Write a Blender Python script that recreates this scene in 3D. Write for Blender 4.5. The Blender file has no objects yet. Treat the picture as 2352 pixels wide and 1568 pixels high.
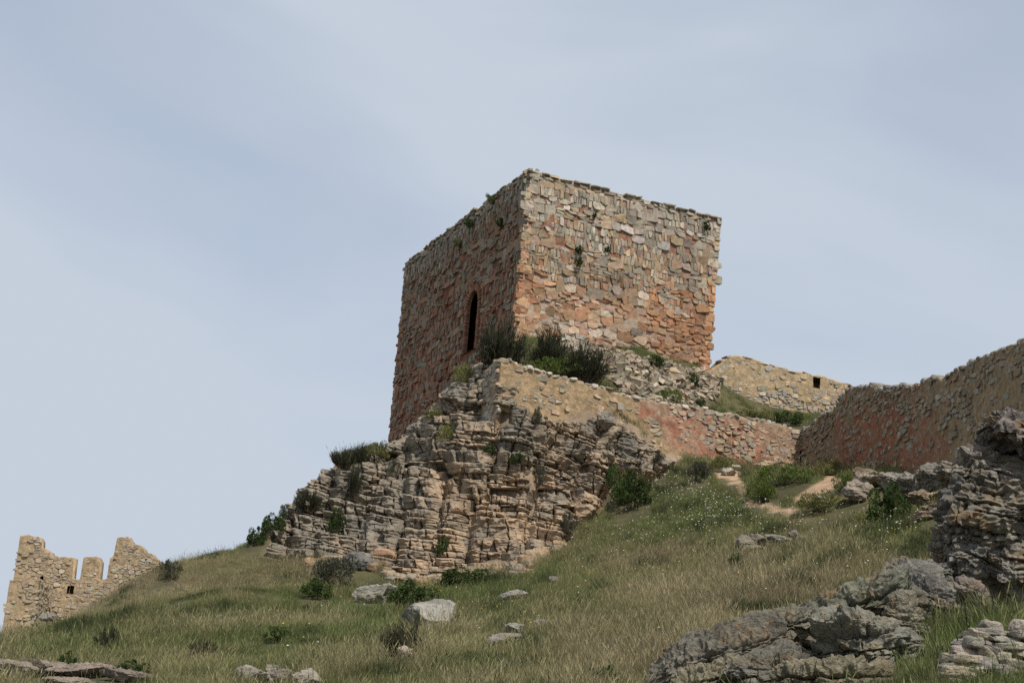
import bpy, math, random
import numpy as np
from mathutils import Vector, Matrix

# ------------------------------------------------------------------ camera
SC = bpy.context.scene
FOC, CX, CY = 3606.0, 1176.0, 784.0            # focal length and centre of the frame, in pixels of a 2352 px wide picture
PITCH = math.atan(884.0 / FOC); ROLL = math.radians(4.5)
FWD = np.array([0, math.cos(PITCH), math.sin(PITCH)])
R0 = np.array([1.0, 0, 0]); U0 = np.array([0, -math.sin(PITCH), math.cos(PITCH)])
RGT = R0 * math.cos(ROLL) + U0 * math.sin(ROLL)
UPV = -R0 * math.sin(ROLL) + U0 * math.cos(ROLL)
cam = bpy.data.cameras.new('camera'); cam_o = bpy.data.objects.new('camera', cam)
SC.collection.objects.link(cam_o)
cam.sensor_width = 36.0; cam.lens = 36.0 * FOC / 2352.0; cam.clip_end = 6000; cam.clip_start = 0.1
mw = Matrix.Identity(4)
for i in range(3):
    mw[i][0] = RGT[i]; mw[i][1] = UPV[i]; mw[i][2] = -FWD[i]
cam_o.matrix_world = mw
SC.camera = cam_o

# ------------------------------------------------------------------ sky, sun, exposure
SUN_EL = math.radians(58); SUN_H = np.array([0.50, -0.866])
wd = bpy.data.worlds.new('World'); SC.world = wd; wd.use_nodes = True
nt = wd.node_tree; nt.nodes.clear()
def N(t, kind, **kw):
    n = t.nodes.new(kind)
    for k, v in kw.items():
        setattr(n, k, v)
    return n
def build_world():
    L = nt.links.new
    out = N(nt, 'ShaderNodeOutputWorld'); bg = N(nt, 'ShaderNodeBackground')
    sky = N(nt, 'ShaderNodeTexSky', sky_type='NISHITA', sun_disc=False)
    sky.sun_elevation = SUN_EL; sky.sun_rotation = math.atan2(SUN_H[0], SUN_H[1])
    sky.altitude = 900; sky.air_density = 1.0; sky.dust_density = 1.2; sky.ozone_density = 1.0
    tc = N(nt, 'ShaderNodeTexCoord')
    mp = N(nt, 'ShaderNodeMapping'); L(tc.outputs['Generated'], mp.inputs[0])
    mp.inputs['Rotation'].default_value = (0, math.radians(-28), 0); mp.inputs['Scale'].default_value = (1.0, 1.0, 2.6)
    mp.inputs['Location'].default_value = (2.35, 0.4, 0.9)
    n1 = N(nt, 'ShaderNodeTexNoise'); L(mp.outputs[0], n1.inputs['Vector'])
    n1.inputs['Scale'].default_value = 2.3; n1.inputs['Detail'].default_value = 4; n1.inputs['Roughness'].default_value = 0.45
    n1.inputs['Distortion'].default_value = 0.5
    rmp = N(nt, 'ShaderNodeValToRGB'); L(n1.outputs['Fac'], rmp.inputs[0])
    rmp.color_ramp.elements[0].position = 0.32; rmp.color_ramp.elements[0].color = (0.56, 0.56, 0.56, 1)
    rmp.color_ramp.elements[1].position = 0.66; rmp.color_ramp.elements[1].color = (1.0, 1.0, 1.0, 1)
    mix = N(nt, 'ShaderNodeMix', data_type='RGBA')
    sep = N(nt, 'ShaderNodeSeparateXYZ'); L(tc.outputs['Generated'], sep.inputs[0])
    hz = N(nt, 'ShaderNodeMapRange'); L(sep.outputs['Z'], hz.inputs[0])
    hz.inputs[1].default_value = 0.0; hz.inputs[2].default_value = 0.5; hz.inputs[3].default_value = 0.42; hz.inputs[4].default_value = -0.02
    ad = N(nt, 'ShaderNodeMath', operation='ADD', use_clamp=True); L(rmp.outputs[0], ad.inputs[0]); L(hz.outputs[0], ad.inputs[1])
    L(ad.outputs[0], mix.inputs[0]); L(sky.outputs[0], mix.inputs[6])
    mix.inputs[7].default_value = (4.5, 5.03, 5.78, 1)
    L(mix.outputs[2], bg.inputs[0]); bg.inputs[1].default_value = 0.124
    L(bg.outputs[0], out.inputs[0])
build_world()
sl = bpy.data.lights.new('sun', 'SUN'); sun = bpy.data.objects.new('sun', sl); SC.collection.objects.link(sun)
sl.energy = 4.3; sl.angle = math.radians(0.8); sl.color = (1.0, 0.95, 0.87)
sdir = Vector((SUN_H[0] * math.cos(SUN_EL), SUN_H[1] * math.cos(SUN_EL), math.sin(SUN_EL)))
sun.rotation_euler = sdir.to_track_quat('Z', 'Y').to_euler(); sun.location = (20, -20, 60)
SC.view_settings.view_transform = 'Standard'; SC.view_settings.look = 'None'
SC.view_settings.gamma = 1.0; SC.view_settings.exposure = 0.0; SC.view_settings.use_curve_mapping = False
SC.render.engine = 'CYCLES'
SC.cycles.max_bounces = 3; SC.cycles.diffuse_bounces = 2; SC.cycles.transparent_max_bounces = 4
SC.cycles.use_denoising = False

# ------------------------------------------------------------------ helpers
rng = np.random.default_rng(7)
random.seed(7)

def P(px, py, Y):
    d = FWD + RGT * ((px - CX) / FOC) - UPV * ((py - CY) / FOC)
    return d * (Y / d[1])
def proj(p):
    p = np.atleast_2d(p)
    z = np.maximum(p @ FWD, 1e-3)
    return np.stack([CX + FOC * (p @ RGT) / z, CY - FOC * (p @ UPV) / z], 1)
def in_poly(pts, poly):
    x, y = pts[:, 0], pts[:, 1]; ins = np.zeros(len(pts), bool); n = len(poly)
    for i in range(n):
        x1, y1 = poly[i][0], poly[i][1]; x2, y2 = poly[(i + 1) % n][0], poly[(i + 1) % n][1]
        if y1 == y2: continue
        c = ((y1 > y) != (y2 > y)) & (x < (x2 - x1) * (y - y1) / (y2 - y1) + x1)
        ins ^= c
    return ins
def poly_dist(p, poly):
    d = np.full(len(p), 1e9)
    for i in range(len(poly)):
        a = np.array(poly[i], float); b = np.array(poly[(i + 1) % len(poly)], float); ab = b - a
        t = np.clip(((p - a) @ ab) / (ab @ ab), 0, 1); d = np.minimum(d, np.linalg.norm(p - a - t[:, None] * ab, axis=1))
    return d
def nrm(v):
    v = np.asarray(v, float); return v / max(np.linalg.norm(v), 1e-9)

_perm = np.random.default_rng(3).random(1 << 16) * 2 - 1
def vnoise(p):
    p = np.asarray(p, float); i = np.floor(p).astype(np.int64); f = p - i; f = f * f * f * (f * (f * 6 - 15) + 10)
    def h(a, b, c):
        return _perm[((i[:, 0] + a) * 73856093 ^ (i[:, 1] + b) * 19349663 ^ (i[:, 2] + c) * 83492791) & 0xffff]
    x, y, z = f[:, 0], f[:, 1], f[:, 2]
    a = h(0,0,0)*(1-x)+h(1,0,0)*x; b = h(0,1,0)*(1-x)+h(1,1,0)*x
    c = h(0,0,1)*(1-x)+h(1,0,1)*x; d = h(0,1,1)*(1-x)+h(1,1,1)*x
    return (a*(1-y)+b*y)*(1-z)+(c*(1-y)+d*y)*z
def fbm(p, oc=4, rough=0.5):
    s = 0; a = 1.0; t = 0; p = np.asarray(p, float)
    for k in range(oc):
        s = s + a * vnoise(p * (2.03 ** k) + 17.3 * k); t += a; a *= rough
    return s / t
def sstep(a, b, x):
    t = np.clip((x - a) / (b - a), 0, 1); return t * t * (3 - 2 * t)

def make_mesh(name, V, F, tint=None, mat=None, smooth=False):
    """V (n,3); F (m,k) array, or a list of arrays of different k"""
    me = bpy.data.meshes.new(name)
    V = np.ascontiguousarray(V, np.float32)
    Fs = F if isinstance(F, list) else [F]
    Fs = [np.asarray(f, np.int32) for f in Fs if len(f)]
    me.vertices.add(len(V)); me.vertices.foreach_set('co', V.ravel())
    loops = np.concatenate([f.ravel() for f in Fs]); cnt = np.concatenate([np.full(len(f), f.shape[1], np.int32) for f in Fs])
    me.loops.add(len(loops)); me.loops.foreach_set('vertex_index', loops)
    me.polygons.add(len(cnt)); st = np.concatenate([[0], np.cumsum(cnt)[:-1]]).astype(np.int32)
    me.polygons.foreach_set('loop_start', st); me.polygons.foreach_set('loop_total', cnt)
    me.polygons.foreach_set('use_smooth', np.full(len(cnt), bool(smooth)))
    if tint is not None:
        t = np.asarray(tint, np.float32)
        if t.ndim == 1: t = np.tile(t, (len(V), 1))
        at = me.color_attributes.new('tint', 'FLOAT_COLOR', 'POINT')
        at.data.foreach_set('color', np.concatenate([t, np.ones((len(V), 1), np.float32)], 1).ravel())
    me.update(calc_edges=True)
    if mat: me.materials.append(mat)
    return me
def link(name, me, parent=None):
    o = bpy.data.objects.new(name, me); SC.collection.objects.link(o)
    if parent is not None:
        o.parent = parent
        if tuple(parent.location) != (0, 0, 0) or tuple(parent.rotation_euler) != (0, 0, 0):
            o.matrix_parent_inverse = (Matrix.Translation(parent.location) @ parent.rotation_euler.to_matrix().to_4x4()).inverted()
    return o
def tag(o, label=None, cat=None, group=None, kind=None):
    if label: o['label'] = label
    if cat: o['category'] = cat
    if group: o['group'] = group
    if kind: o['kind'] = kind
    return o
def thing(name, label, cat, loc=(0, 0, 0), group=None):
    o = bpy.data.objects.new(name, None); SC.collection.objects.link(o); o.location = tuple(float(c) for c in loc)
    o.empty_display_size = 0.3
    return tag(o, label, cat, group)

class Batch:
    def __init__(s): s.V = []; s.F = []; s.T = []; s.n = 0
    def add(s, V, F, t):
        s.V.append(V); s.F += [np.asarray(f) + s.n for f in (F if isinstance(F, list) else [F])]
        t = np.asarray(t, float); s.T.append(np.tile(t, (len(V), 1)) if t.ndim == 1 else t); s.n += len(V)
    def mesh(s, name, mat, smooth=False):
        ks = {}
        for f in s.F: ks.setdefault(f.shape[1], []).append(f)
        return make_mesh(name, np.concatenate(s.V), [np.concatenate(v) for v in ks.values()], np.concatenate(s.T), mat, smooth)

_tc = {}
def cube(n):
    """surface of a cube with n x n quads on each side, shared vertices"""
    if n in _tc: return _tc[n]
    idx = {}; V = []; F = []
    def vid(p):
        k = tuple(int(round(c * n)) for c in p)
        if k not in idx: idx[k] = len(V); V.append([2.0 * c / n - 1 for c in k])
        return idx[k]
    g = [i / n for i in range(n + 1)]
    for ax in range(3):
        a, b = (ax + 1) % 3, (ax + 2) % 3
        for side in (0, 1):
            for i in range(n):
                for j in range(n):
                    q = []
                    for (di, dj) in ((0, 0), (1, 0), (1, 1), (0, 1)):
                        p = [0, 0, 0]; p[ax] = side; p[a] = g[i + di]; p[b] = g[j + dj]; q.append(vid(p))
                    F.append(q if side else q[::-1])
    _tc[n] = (np.array(V), np.array(F)); return _tc[n]
def rounded(n, k):
    key = (n, k)
    if key not in _tc:
        V, F = cube(n); q = V / (np.sum(np.abs(V) ** k, 1) ** (1.0 / k))[:, None]
        _tc[key] = (q, F)
    return _tc[key]
def block(c, ax, half, n=3, k=6, jit=0.12, rough=0.03, fb=0.0, fs=1.0, r=rng):
    """a rough stone: centre c, axes ax (3 rows), half sizes; jittered corners and broken faces"""
    V, F = rounded(n, k); half = np.asarray(half, float)
    off = r.uniform(-jit, jit, (8, 3)); w = 0.5 + 0.5 * V
    d = np.zeros_like(V)
    for i in range(8):
        a = [(w[:, j] if (i >> j) & 1 else 1 - w[:, j]) for j in range(3)]
        d += (a[0] * a[1] * a[2])[:, None] * off[i]
    q = (V + d) * half
    if rough: q = q + r.normal(0, rough, q.shape) * half.min()
    W = np.asarray(c) + q @ np.asarray(ax)
    if fb:
        nn = nrm_rows((V / np.maximum(half, 1e-3)) @ np.asarray(ax))
        W = W + nn * (fb * fbm(W / fs, 4, 0.55))[:, None]
    return W, F
def nrm_rows(a): return a / np.maximum(np.linalg.norm(a, axis=1), 1e-9)[:, None]
def rot_axes(ax, ang, which=2):
    """rotate axes rows about row `which`"""
    ax = np.array(ax, float); i, j = [(1, 2), (2, 0), (0, 1)][which]; c, s = math.cos(ang), math.sin(ang)
    a, b = ax[i].copy(), ax[j].copy(); ax[i] = a * c + b * s; ax[j] = -a * s + b * c; return ax

# ------------------------------------------------------------------ materials
def mat_attr(name, rough=0.9, scale=3.0, lo=0.7, hi=1.25, bump=0.5, bscale=14.0, dist=0.05, spots=None, attr='tint', atype='GEOMETRY', fine=60.0):
    m = bpy.data.materials.new(name); m.use_nodes = True; t = m.node_tree; L = t.links.new
    b = t.nodes['Principled BSDF']; b.inputs['Roughness'].default_value = rough
    b.inputs['Specular IOR Level'].default_value = 0.2
    at = N(t, 'ShaderNodeAttribute', attribute_name=attr, attribute_type=atype)
    geo = N(t, 'ShaderNodeNewGeometry')
    n1 = N(t, 'ShaderNodeTexNoise'); L(geo.outputs['Position'], n1.inputs['Vector'])
    n1.inputs['Scale'].default_value = scale; n1.inputs['Detail'].default_value = 8; n1.inputs['Roughness'].default_value = 0.65
    mr = N(t, 'ShaderNodeMapRange'); L(n1.outputs['Fac'], mr.inputs[0])
    mr.inputs[1].default_value = 0.3; mr.inputs[2].default_value = 0.7; mr.inputs[3].default_value = lo; mr.inputs[4].default_value = hi
    mul = N(t, 'ShaderNodeVectorMath', operation='SCALE'); L(at.outputs['Color'], mul.inputs[0]); L(mr.outputs[0], mul.inputs['Scale'])
    col = mul.outputs[0]
    for (sc, p0, p1, c, f) in (spots or []):
        n2 = N(t, 'ShaderNodeTexNoise'); L(geo.outputs['Position'], n2.inputs['Vector'])
        n2.inputs['Scale'].default_value = sc; n2.inputs['Detail'].default_value = 6; n2.inputs['Roughness'].default_value = 0.7
        m2 = N(t, 'ShaderNodeMapRange'); L(n2.outputs['Fac'], m2.inputs[0])
        m2.inputs[1].default_value = p0; m2.inputs[2].default_value = p1; m2.inputs[3].default_value = 0; m2.inputs[4].default_value = f
        mx = N(t, 'ShaderNodeMix', data_type='RGBA'); L(m2.outputs[0], mx.inputs[0]); L(col, mx.inputs[6]); mx.inputs[7].default_value = (*c, 1)
        col = mx.outputs[2]
    L(col, b.inputs['Base Color'])
    if bump:
        n3 = N(t, 'ShaderNodeTexNoise'); L(geo.outputs['Position'], n3.inputs['Vector'])
        n3.inputs['Scale'].default_value = bscale; n3.inputs['Detail'].default_value = 8; n3.inputs['Roughness'].default_value = 0.7
        bp = N(t, 'ShaderNodeBump'); L(n3.outputs['Fac'], bp.inputs['Height']); bp.inputs['Strength'].default_value = bump; bp.inputs['Distance'].default_value = dist
        L(bp.outputs[0], b.inputs['Normal'])
    return m
M_STONE = mat_attr('weathered_stone', scale=6.0, lo=0.66, hi=1.28, bump=0.8, bscale=22, dist=0.025,
                   spots=[(2.6, 0.56, 0.66, (0.20, 0.19, 0.16), 0.55)])
M_MORTAR = mat_attr('lime_mortar', scale=4.5, lo=0.58, hi=1.32, bump=0.9, bscale=12, dist=0.07,
                    spots=[(1.6, 0.55, 0.68, (0.27, 0.20, 0.14), 0.5)])
M_ROCK = mat_attr('limestone_rock', scale=2.0, lo=0.68, hi=1.25, bump=0.9, bscale=5, dist=0.12,
                  spots=[(0.9, 0.5, 0.62, (0.155, 0.145, 0.125), 0.6), (3.1, 0.62, 0.7, (0.34, 0.19, 0.09), 0.4)])
M_GREY = mat_attr('lichened_grey_rock', scale=4.0, lo=0.6, hi=1.35, bump=1.0, bscale=12, dist=0.08,
                  spots=[(2.6, 0.53, 0.66, (0.28, 0.175, 0.075), 0.7), (7.0, 0.60, 0.68, (0.42, 0.41, 0.38), 0.6), (1.7, 0.55, 0.66, (0.085, 0.08, 0.075), 0.6)])
M_GROUND = mat_attr('hill_soil', scale=1.3, lo=0.65, hi=1.3, bump=0.8, bscale=7, dist=0.1)
def mat_leaf(name, rough=0.7, trans=0.35, attr='tint', atype='GEOMETRY', scale=0.35, lo=0.7, hi=1.3):
    m = mat_attr(name, rough=rough, scale=scale, lo=lo, hi=hi, bump=0, attr=attr, atype=atype)
    t = m.node_tree; b = t.nodes['Principled BSDF']; L = t.links.new
    out = [n for n in t.nodes if n.type == 'OUTPUT_MATERIAL'][0]
    col = b.inputs['Base Color'].links[0].from_socket
    tr = N(t, 'ShaderNodeBsdfTranslucent'); L(col, tr.inputs[0])
    mx = N(t, 'ShaderNodeMixShader'); mx.inputs[0].default_value = trans
    L(b.outputs[0], mx.inputs[1]); L(tr.outputs[0], mx.inputs[2]); L(mx.outputs[0], out.inputs[0])
    return m
M_LEAF = mat_leaf('shrub_leaves'); M_GRASS = mat_leaf('meadow_grass', attr='gtint', atype='INSTANCER', trans=0.3)
M_PETAL = mat_leaf('petals', trans=0.25, lo=0.9, hi=1.1)
M_BARK = mat_attr('woody_stems', bump=0.4)

# ------------------------------------------------------------------ terrain
# key points of the place, each with its own distance from the viewpoint
C0 = P(1150, 822, 60.5); CA = P(1840, 985, 66.3); CB = P(2600, 760, 37.5)
TF = P(1213, 392, 66.0); TR_ = P(1656, 503, 70.4); TL_ = P(932, 606, 80.5)       # tower top corners: front, right, left
TF_b = P(1184, 765, 65.8); TR_b = P(1627, 842, 70.2); TL_b = P(896, 995, 80.2)
front = [
 (-400,1600,22),(0,1580,23),(500,1575,23),(1000,1578,23),(1500,1578,22),(1700,1592,20),(2100,1600,17),(2352,1600,16),(2800,1590,16),
 (-300,1565,34),(0,1532,35),(300,1475,36),(600,1445,37),(900,1440,38),(1200,1455,34),(1600,1425,33),(1900,1405,32),(2150,1402,27),(2352,1400,23.5),(2700,1380,24),
 (-200,1560,52),(0,1518,53),(80,1474,53.5),(150,1434,54),(250,1382,55.5),(360,1314,57),(500,1280,58),(570,1268,58.5),
 (300,1400,47),(600,1370,47),(820,1390,47),
 (630,1284,57.5),(720,1294,56.5),(900,1342,55.5),(1100,1313,55.5),(1290,1248,56.5),(1400,1165,59),(1560,1080,61.5),(1500,1240,52),
 (1500,1330,43),(1300,1400,40),(1650,1190,52),(1650,1110,58),(1640,1066,63.3),(1740,1075,64.3),(1836,1080,64.8),(1900,1215,48),(1770,1150,55),
 (1950,1092,58.5),(2060,1092,53.0),(2140,1195,44),(2140,1120,48),(2200,1080,46.5),(2352,1060,41.5),(2500,1050,37),
 # the rock face and its crest
 (650,1195,60.5),(690,1122,62.5),(755,1066,64.5),(845,1038,66),(895,1002,66.5),(960,955,66),(1040,895,64.5),(1090,850,63),
 (760,1180,60.5),(850,1140,61.5),(950,1080,62.3),(1050,1000,62),(1130,930,61.2),(1190,930,60.6),(1000,1200,59),(1150,1100,59.3),(1250,1150,58.7),(1250,1000,60.8),
 (1320,1000,61),(1330,1090,60),(1400,965,61.9),(1480,1000,62.5),(1560,1062,63.0),
]
fp = [P(*a) for a in front]
fp = [np.array(p) for p in fp]
for (px, py, Y, dy) in [(-200,1550,52,10),(0,1512,53,14),(150,1420,54,14),(360,1303,57,14),(500,1278,58,14),(570,1268,58.5,10),(620,1225,59.5,6),(650,1200,60.5,6),(690,1128,62.5,5),(755,1072,64.5,5),(845,1044,66,5)]:
    fp += [P(px, py + 24 + dy, Y + 4), P(px, py + 75, Y + 10), P(px, py + 160, Y + 20)]
fp += [np.array(a, float) for a in [
 (0,0,-1.7),(-12,4,-1.8),(12,4,-1.6),(0,-20,-3),(-30,10,-2.5),(30,10,0.5),(0,12,-1.3),(-10,14,-1.6),(9,13,-0.6),
 (-40,40,-2.5),(-45,70,-6),(-12,100,-2.0),(-30,95,-5.5),(-36,98,-6),(-5,92,8),(-20,110,-6),
 (-3,70,12.2),(-5.2,76,11.2),(20,30,3.0),(30,36,5.5),(-5,105,5)]]
fp = np.array(fp)
back = np.array([C0 + (0.3, 0.8, -0.35), P(1290, 862, 62.6), P(1430, 900, 64.2), P(1600, 925, 66.8), P(1840, 975, 68.0),
 P(1300, 790, 65.8), P(1500, 822, 67.6), P(1620, 848, 69.6), TF_b + (0, -0.3, -0.2), P(1780, 945, 69.8), P(1925, 950, 71.2),
 P(1100, 800, 65.0), P(1660, 925, 68.8), P(2000, 985, 64), P(2100, 985, 60), P(2352, 930, 48), (18, 38, 9.0), P(2050,960,70),
 (14, 82, 14.0), (5, 85, 15), (25, 75, 9), (30, 60, 7), (-4.5, 82, 11.5), (0, 75, 15.5), (5, 100, 12), (35, 95, 8)], float)
def rbf_fit(pts, c, sm):
    xy = pts[:, :2]; n = len(xy); r = np.linalg.norm(xy[:, None] - xy[None], axis=2)
    A = np.sqrt(r * r + c * c); A -= np.eye(n) * sm
    Pm = np.c_[np.ones(n), xy]; M = np.zeros((n + 3, n + 3)); M[:n, :n] = A; M[:n, n:] = Pm; M[n:, :n] = Pm.T
    s = np.linalg.solve(M, np.r_[pts[:, 2], np.zeros(3)])
    def ev(q):
        out = np.empty(len(q))
        for i in range(0, len(q), 20000):
            b = q[i:i + 20000]; rr = np.linalg.norm(b[:, None] - xy[None], axis=2)
            out[i:i + 20000] = np.sqrt(rr * rr + c * c) @ s[:n] + s[n] + b @ s[n + 1:]
        return out
    return ev
ev_f = rbf_fit(fp, 0.7, 0.02); ev_b = rbf_fit(back, 0.7, 0.02)
wall_u = nrm((CA - C0) * (1, 1, 0)); right_u = nrm((CB - CA) * (1, 1, 0))
CE = CB + right_u * 12
nb = np.array([-wall_u[1], wall_u[0]]); nr = np.array([-right_u[1], right_u[0]])     # pointing behind each wall
backpoly = [C0[:2] + nb * 0.35, CA[:2] + nb * 0.35 + nr * 0.35, CE[:2] + nr * 0.35, (60, 20), (60, 105), (-3, 105), TL_b[:2] + (0.6, 0), TF_b[:2] + (0.1, 0.5)]
def Hraw(q):
    q = np.atleast_2d(np.asarray(q, float))[:, :2]
    zf = ev_f(q); zb = ev_b(q); ins = in_poly(q, backpoly)
    z = np.where(ins, zb, zf)
    r = np.hypot(q[:, 0] * 0.9, q[:, 1] - 55); w = sstep(58, 130, r)
    z = z * (1 - w) + (-7 + 3 * fbm(np.c_[q / 90, np.zeros(len(q))], 3)) * w
    z += 0.10 * fbm(np.c_[q / 1.7, np.full(len(q), 2.0)], 4) + 0.25 * (1 - w) * fbm(np.c_[q / 7, np.full(len(q), 5.0)], 2)
    return z
STEP = 0.34
gx = np.arange(-40, 32.01, STEP); gy = np.arange(11, 108.01, STEP)
GX, GY = np.meshgrid(gx, gy); GZ = Hraw(np.c_[GX.ravel(), GY.ravel()]).reshape(GX.shape)
def H(q):
    q = np.atleast_2d(np.asarray(q, float))
    x = np.clip((q[:, 0] - gx[0]) / STEP, 0, len(gx) - 1.001); y = np.clip((q[:, 1] - gy[0]) / STEP, 0, len(gy) - 1.001)
    i = x.astype(int); j = y.astype(int); fx = x - i; fy = y - j
    return (GZ[j, i]*(1-fx)+GZ[j, i+1]*fx)*(1-fy) + (GZ[j+1, i]*(1-fx)+GZ[j+1, i+1]*fx)*fy
def hit(px, py, y0=13.0, y1=100.0):
    ys = np.arange(y0, y1, 0.06); d = P(px, py, 1.0); pts = d[None] * ys[:, None]
    under = pts[:, 2] < H(pts)
    k = np.argmax(under)
    return pts[k] if under.any() else None
def hnormal(q):
    e = 0.5; a = H(np.array([[q[0]-e, q[1]], [q[0]+e, q[1]], [q[0], q[1]-e], [q[0], q[1]+e]]))
    return nrm([-(a[1]-a[0]) / (2*e), -(a[3]-a[2]) / (2*e), 1.0])

CLIFF = [(600,1280),(640,1195),(685,1118),(750,1062),(840,1040),(893,1000),(960,953),(1040,893),(1085,845),(1130,822),(1160,912),(1230,930),(1320,957),(1390,940),(1450,975),(1570,1062),(1500,1095),
         (1425,1085),(1400,1125),(1380,1172),(1290,1247),(1190,1315),(1080,1315),(1030,1335),(900,1345),(890,1300),(720,1294)]
DIRT = [[(1640,1072),(1690,1068),(1705,1100),(1712,1140),(1760,1158),(1850,1180),(1815,1186),(1700,1150),(1690,1110),(1650,1095)],
        [(1835,1130),(1900,1092),(1945,1098),(1925,1120),(1880,1135),(1840,1160),(1815,1150)]]
BANK = [(1296,784),(1335,790),(1420,808),(1520,832),(1630,852),(1655,880),(1640,915),(1605,932),(1540,925),(1470,915),(1425,898),(1395,870),(1340,815)]

def build_ground():
    def grow(a, b, n, first):
        o = [0.0]; s = first
        while o[-1] < b: s *= 1.35; o.append(o[-1] + s)
        return np.array(o[1:])
    ex = grow(0, 1800, 0, STEP)
    xs = np.r_[gx[0] - ex[::-1], gx, gx[-1] + ex]; ys = np.r_[gy[0] - ex[::-1], gy, gy[-1] + ex]
    X, Y = np.meshgrid(xs, ys); q = np.c_[X.ravel(), Y.ravel()]; z = Hraw(q)
    V = np.c_[q, z]; nx, ny = len(xs), len(ys)
    i = np.arange(nx * ny).reshape(ny, nx)
    F = np.stack([i[:-1, :-1], i[:-1, 1:], i[1:, 1:], i[1:, :-1]], -1).reshape(-1, 4)
    c = np.tile(np.array([0.085, 0.078, 0.038]), (len(V), 1))
    n = fbm(np.c_[q / 3, np.zeros(len(q))], 3)[:, None]
    c = c * (1 + 0.3 * n) + np.clip(n, 0, 1) * np.array([0.03, 0.015, 0.0])
    pp = proj(V); near = (V[:, 1] > 40) & (V[:, 1] < 72)
    m = in_poly(pp, CLIFF) & near & ~in_poly(q, backpoly)
    c[m] = np.array([0.27, 0.20, 0.135]) * (1 + 0.2 * n[m]); V[m, 2] -= (0.45 + .75*sstep(8, 26, poly_dist(pp[m], CLIFF))) * (V[m, 1] > 56.5)
    for D in DIRT:
        m = in_poly(pp + 9 * np.c_[n, n], D) & near; c[m] = np.array([0.40, 0.27, 0.17])
    m = (pp[:, 0] > 1140) & (pp[:, 0] < 1600) & (pp[:, 1] > 880) & (pp[:, 1] < 1050) & (V[:, 1] > 58) & near & ~in_poly(q, backpoly); c[m] = np.array([0.27, 0.20, 0.135])
    m = in_poly(pp, BANK) & in_poly(q, backpoly); c[m] = np.array([0.17, 0.125, 0.08])
    o = link('ground', make_mesh('ground', V, F, c, M_GROUND, True)); tag(o, kind='structure')
build_ground()

# ------------------------------------------------------------------ masonry
class Face:
    def __init__(s, BL, BR, TR, TL):
        s.c = [np.asarray(a, float) for a in (BL, BR, TR, TL)]
        s.W = (np.linalg.norm(s.c[1]-s.c[0]) + np.linalg.norm(s.c[2]-s.c[3])) / 2
        s.H = (np.linalg.norm(s.c[3]-s.c[0]) + np.linalg.norm(s.c[2]-s.c[1])) / 2
        s.eu = nrm(s.c[1]-s.c[0] + s.c[2]-s.c[3]); s.ev = nrm(s.c[3]-s.c[0] + s.c[2]-s.c[1])
        s.ev = nrm(s.ev - s.eu * (s.ev @ s.eu)); s.n = np.cross(s.eu, s.ev); s.ax = np.array([s.eu, s.ev, s.n])
    def pt(s, u, v):
        a, b = u / s.W, v / s.H; a = np.asarray(a)[..., None]; b = np.asarray(b)[..., None]
        return (s.c[0]*(1-a) + s.c[1]*a)*(1-b) + (s.c[3]*(1-a) + s.c[2]*a)*b
    def uv(s, px, py):
        """where the sight line through a pixel meets the face"""
        d = P(px, py, 1.0); n = s.n; t = (s.c[0] @ n) / (d @ n); p = d * t - s.c[0]
        # invert the bilinear map
        u, v = p @ s.eu, p @ s.ev
        for _ in range(12):
            e = (d * t) - s.pt(u, v); u += e @ s.eu; v += e @ s.ev
        return float(u), float(v)
def wall_body(face, top, bot, thick, mat, tintf, step=0.14, amp=0.03, hole=None, name='wall', parent=None, mitre=0.0, rec=0.0):
    """solid rough wall: the face grid between bot(u) and top(u), a back, a top and ends"""
    nu = max(2, int(face.W / step)); us = np.linspace(0, face.W, nu + 1)
    nv = max(2, int(face.H / (step if step > .06 else .16)))
    T = np.array([top(u) for u in us]); B = np.array([bot(u) for u in us])
    f = np.linspace(0, 1, nv + 1)
    UU = np.repeat(us[None], nv + 1, 0); VV = B[None] + (T - B)[None] * f[:, None]
    p = face.pt(UU.ravel(), VV.ravel())
    pf = p - face.n * rec + face.n * (amp * fbm(p / 0.4, 4, 0.6) + amp * 1.2 * fbm(p / 1.9 + 9, 2))[:, None]
    pb = (p if not mitre else face.pt(UU.ravel()*(1 - 2*mitre/face.W) + mitre, VV.ravel())) - face.n * thick
    n = len(p); i = np.arange(n).reshape(nv + 1, nu + 1)
    q = np.stack([i[:-1, :-1], i[:-1, 1:], i[1:, 1:], i[1:, :-1]], -1).reshape(-1, 4)
    if hole is not None:
        cu = UU.ravel()[q].mean(1); cv = VV.ravel()[q].mean(1); q = q[~hole(cu, cv)]
    top_i = i[-1]; bot_i = i[0]; l_i = i[:, 0]; r_i = i[:, -1]
    def strip(e, flip):
        s = np.stack([e[:-1], e[1:], e[1:] + n, e[:-1] + n], -1); return s[:, ::-1] if flip else s
    F = np.concatenate([q, (i[:-1, :-1].ravel()[:, None]*0 + np.stack([i[:-1, :-1], i[1:, :-1], i[1:, 1:], i[:-1, 1:]], -1).reshape(-1, 4) + n) if True else q[:, ::-1] + n,
                        strip(top_i, False), strip(bot_i, True), strip(l_i, True), strip(r_i, False)])
    V = np.concatenate([pf, pb])
    tint = tintf(np.r_[UU.ravel(), UU.ravel()], np.r_[VV.ravel(), VV.ravel()], V)
    return link(name, make_mesh(name, V, F, tint, mat, True), parent)

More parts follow.
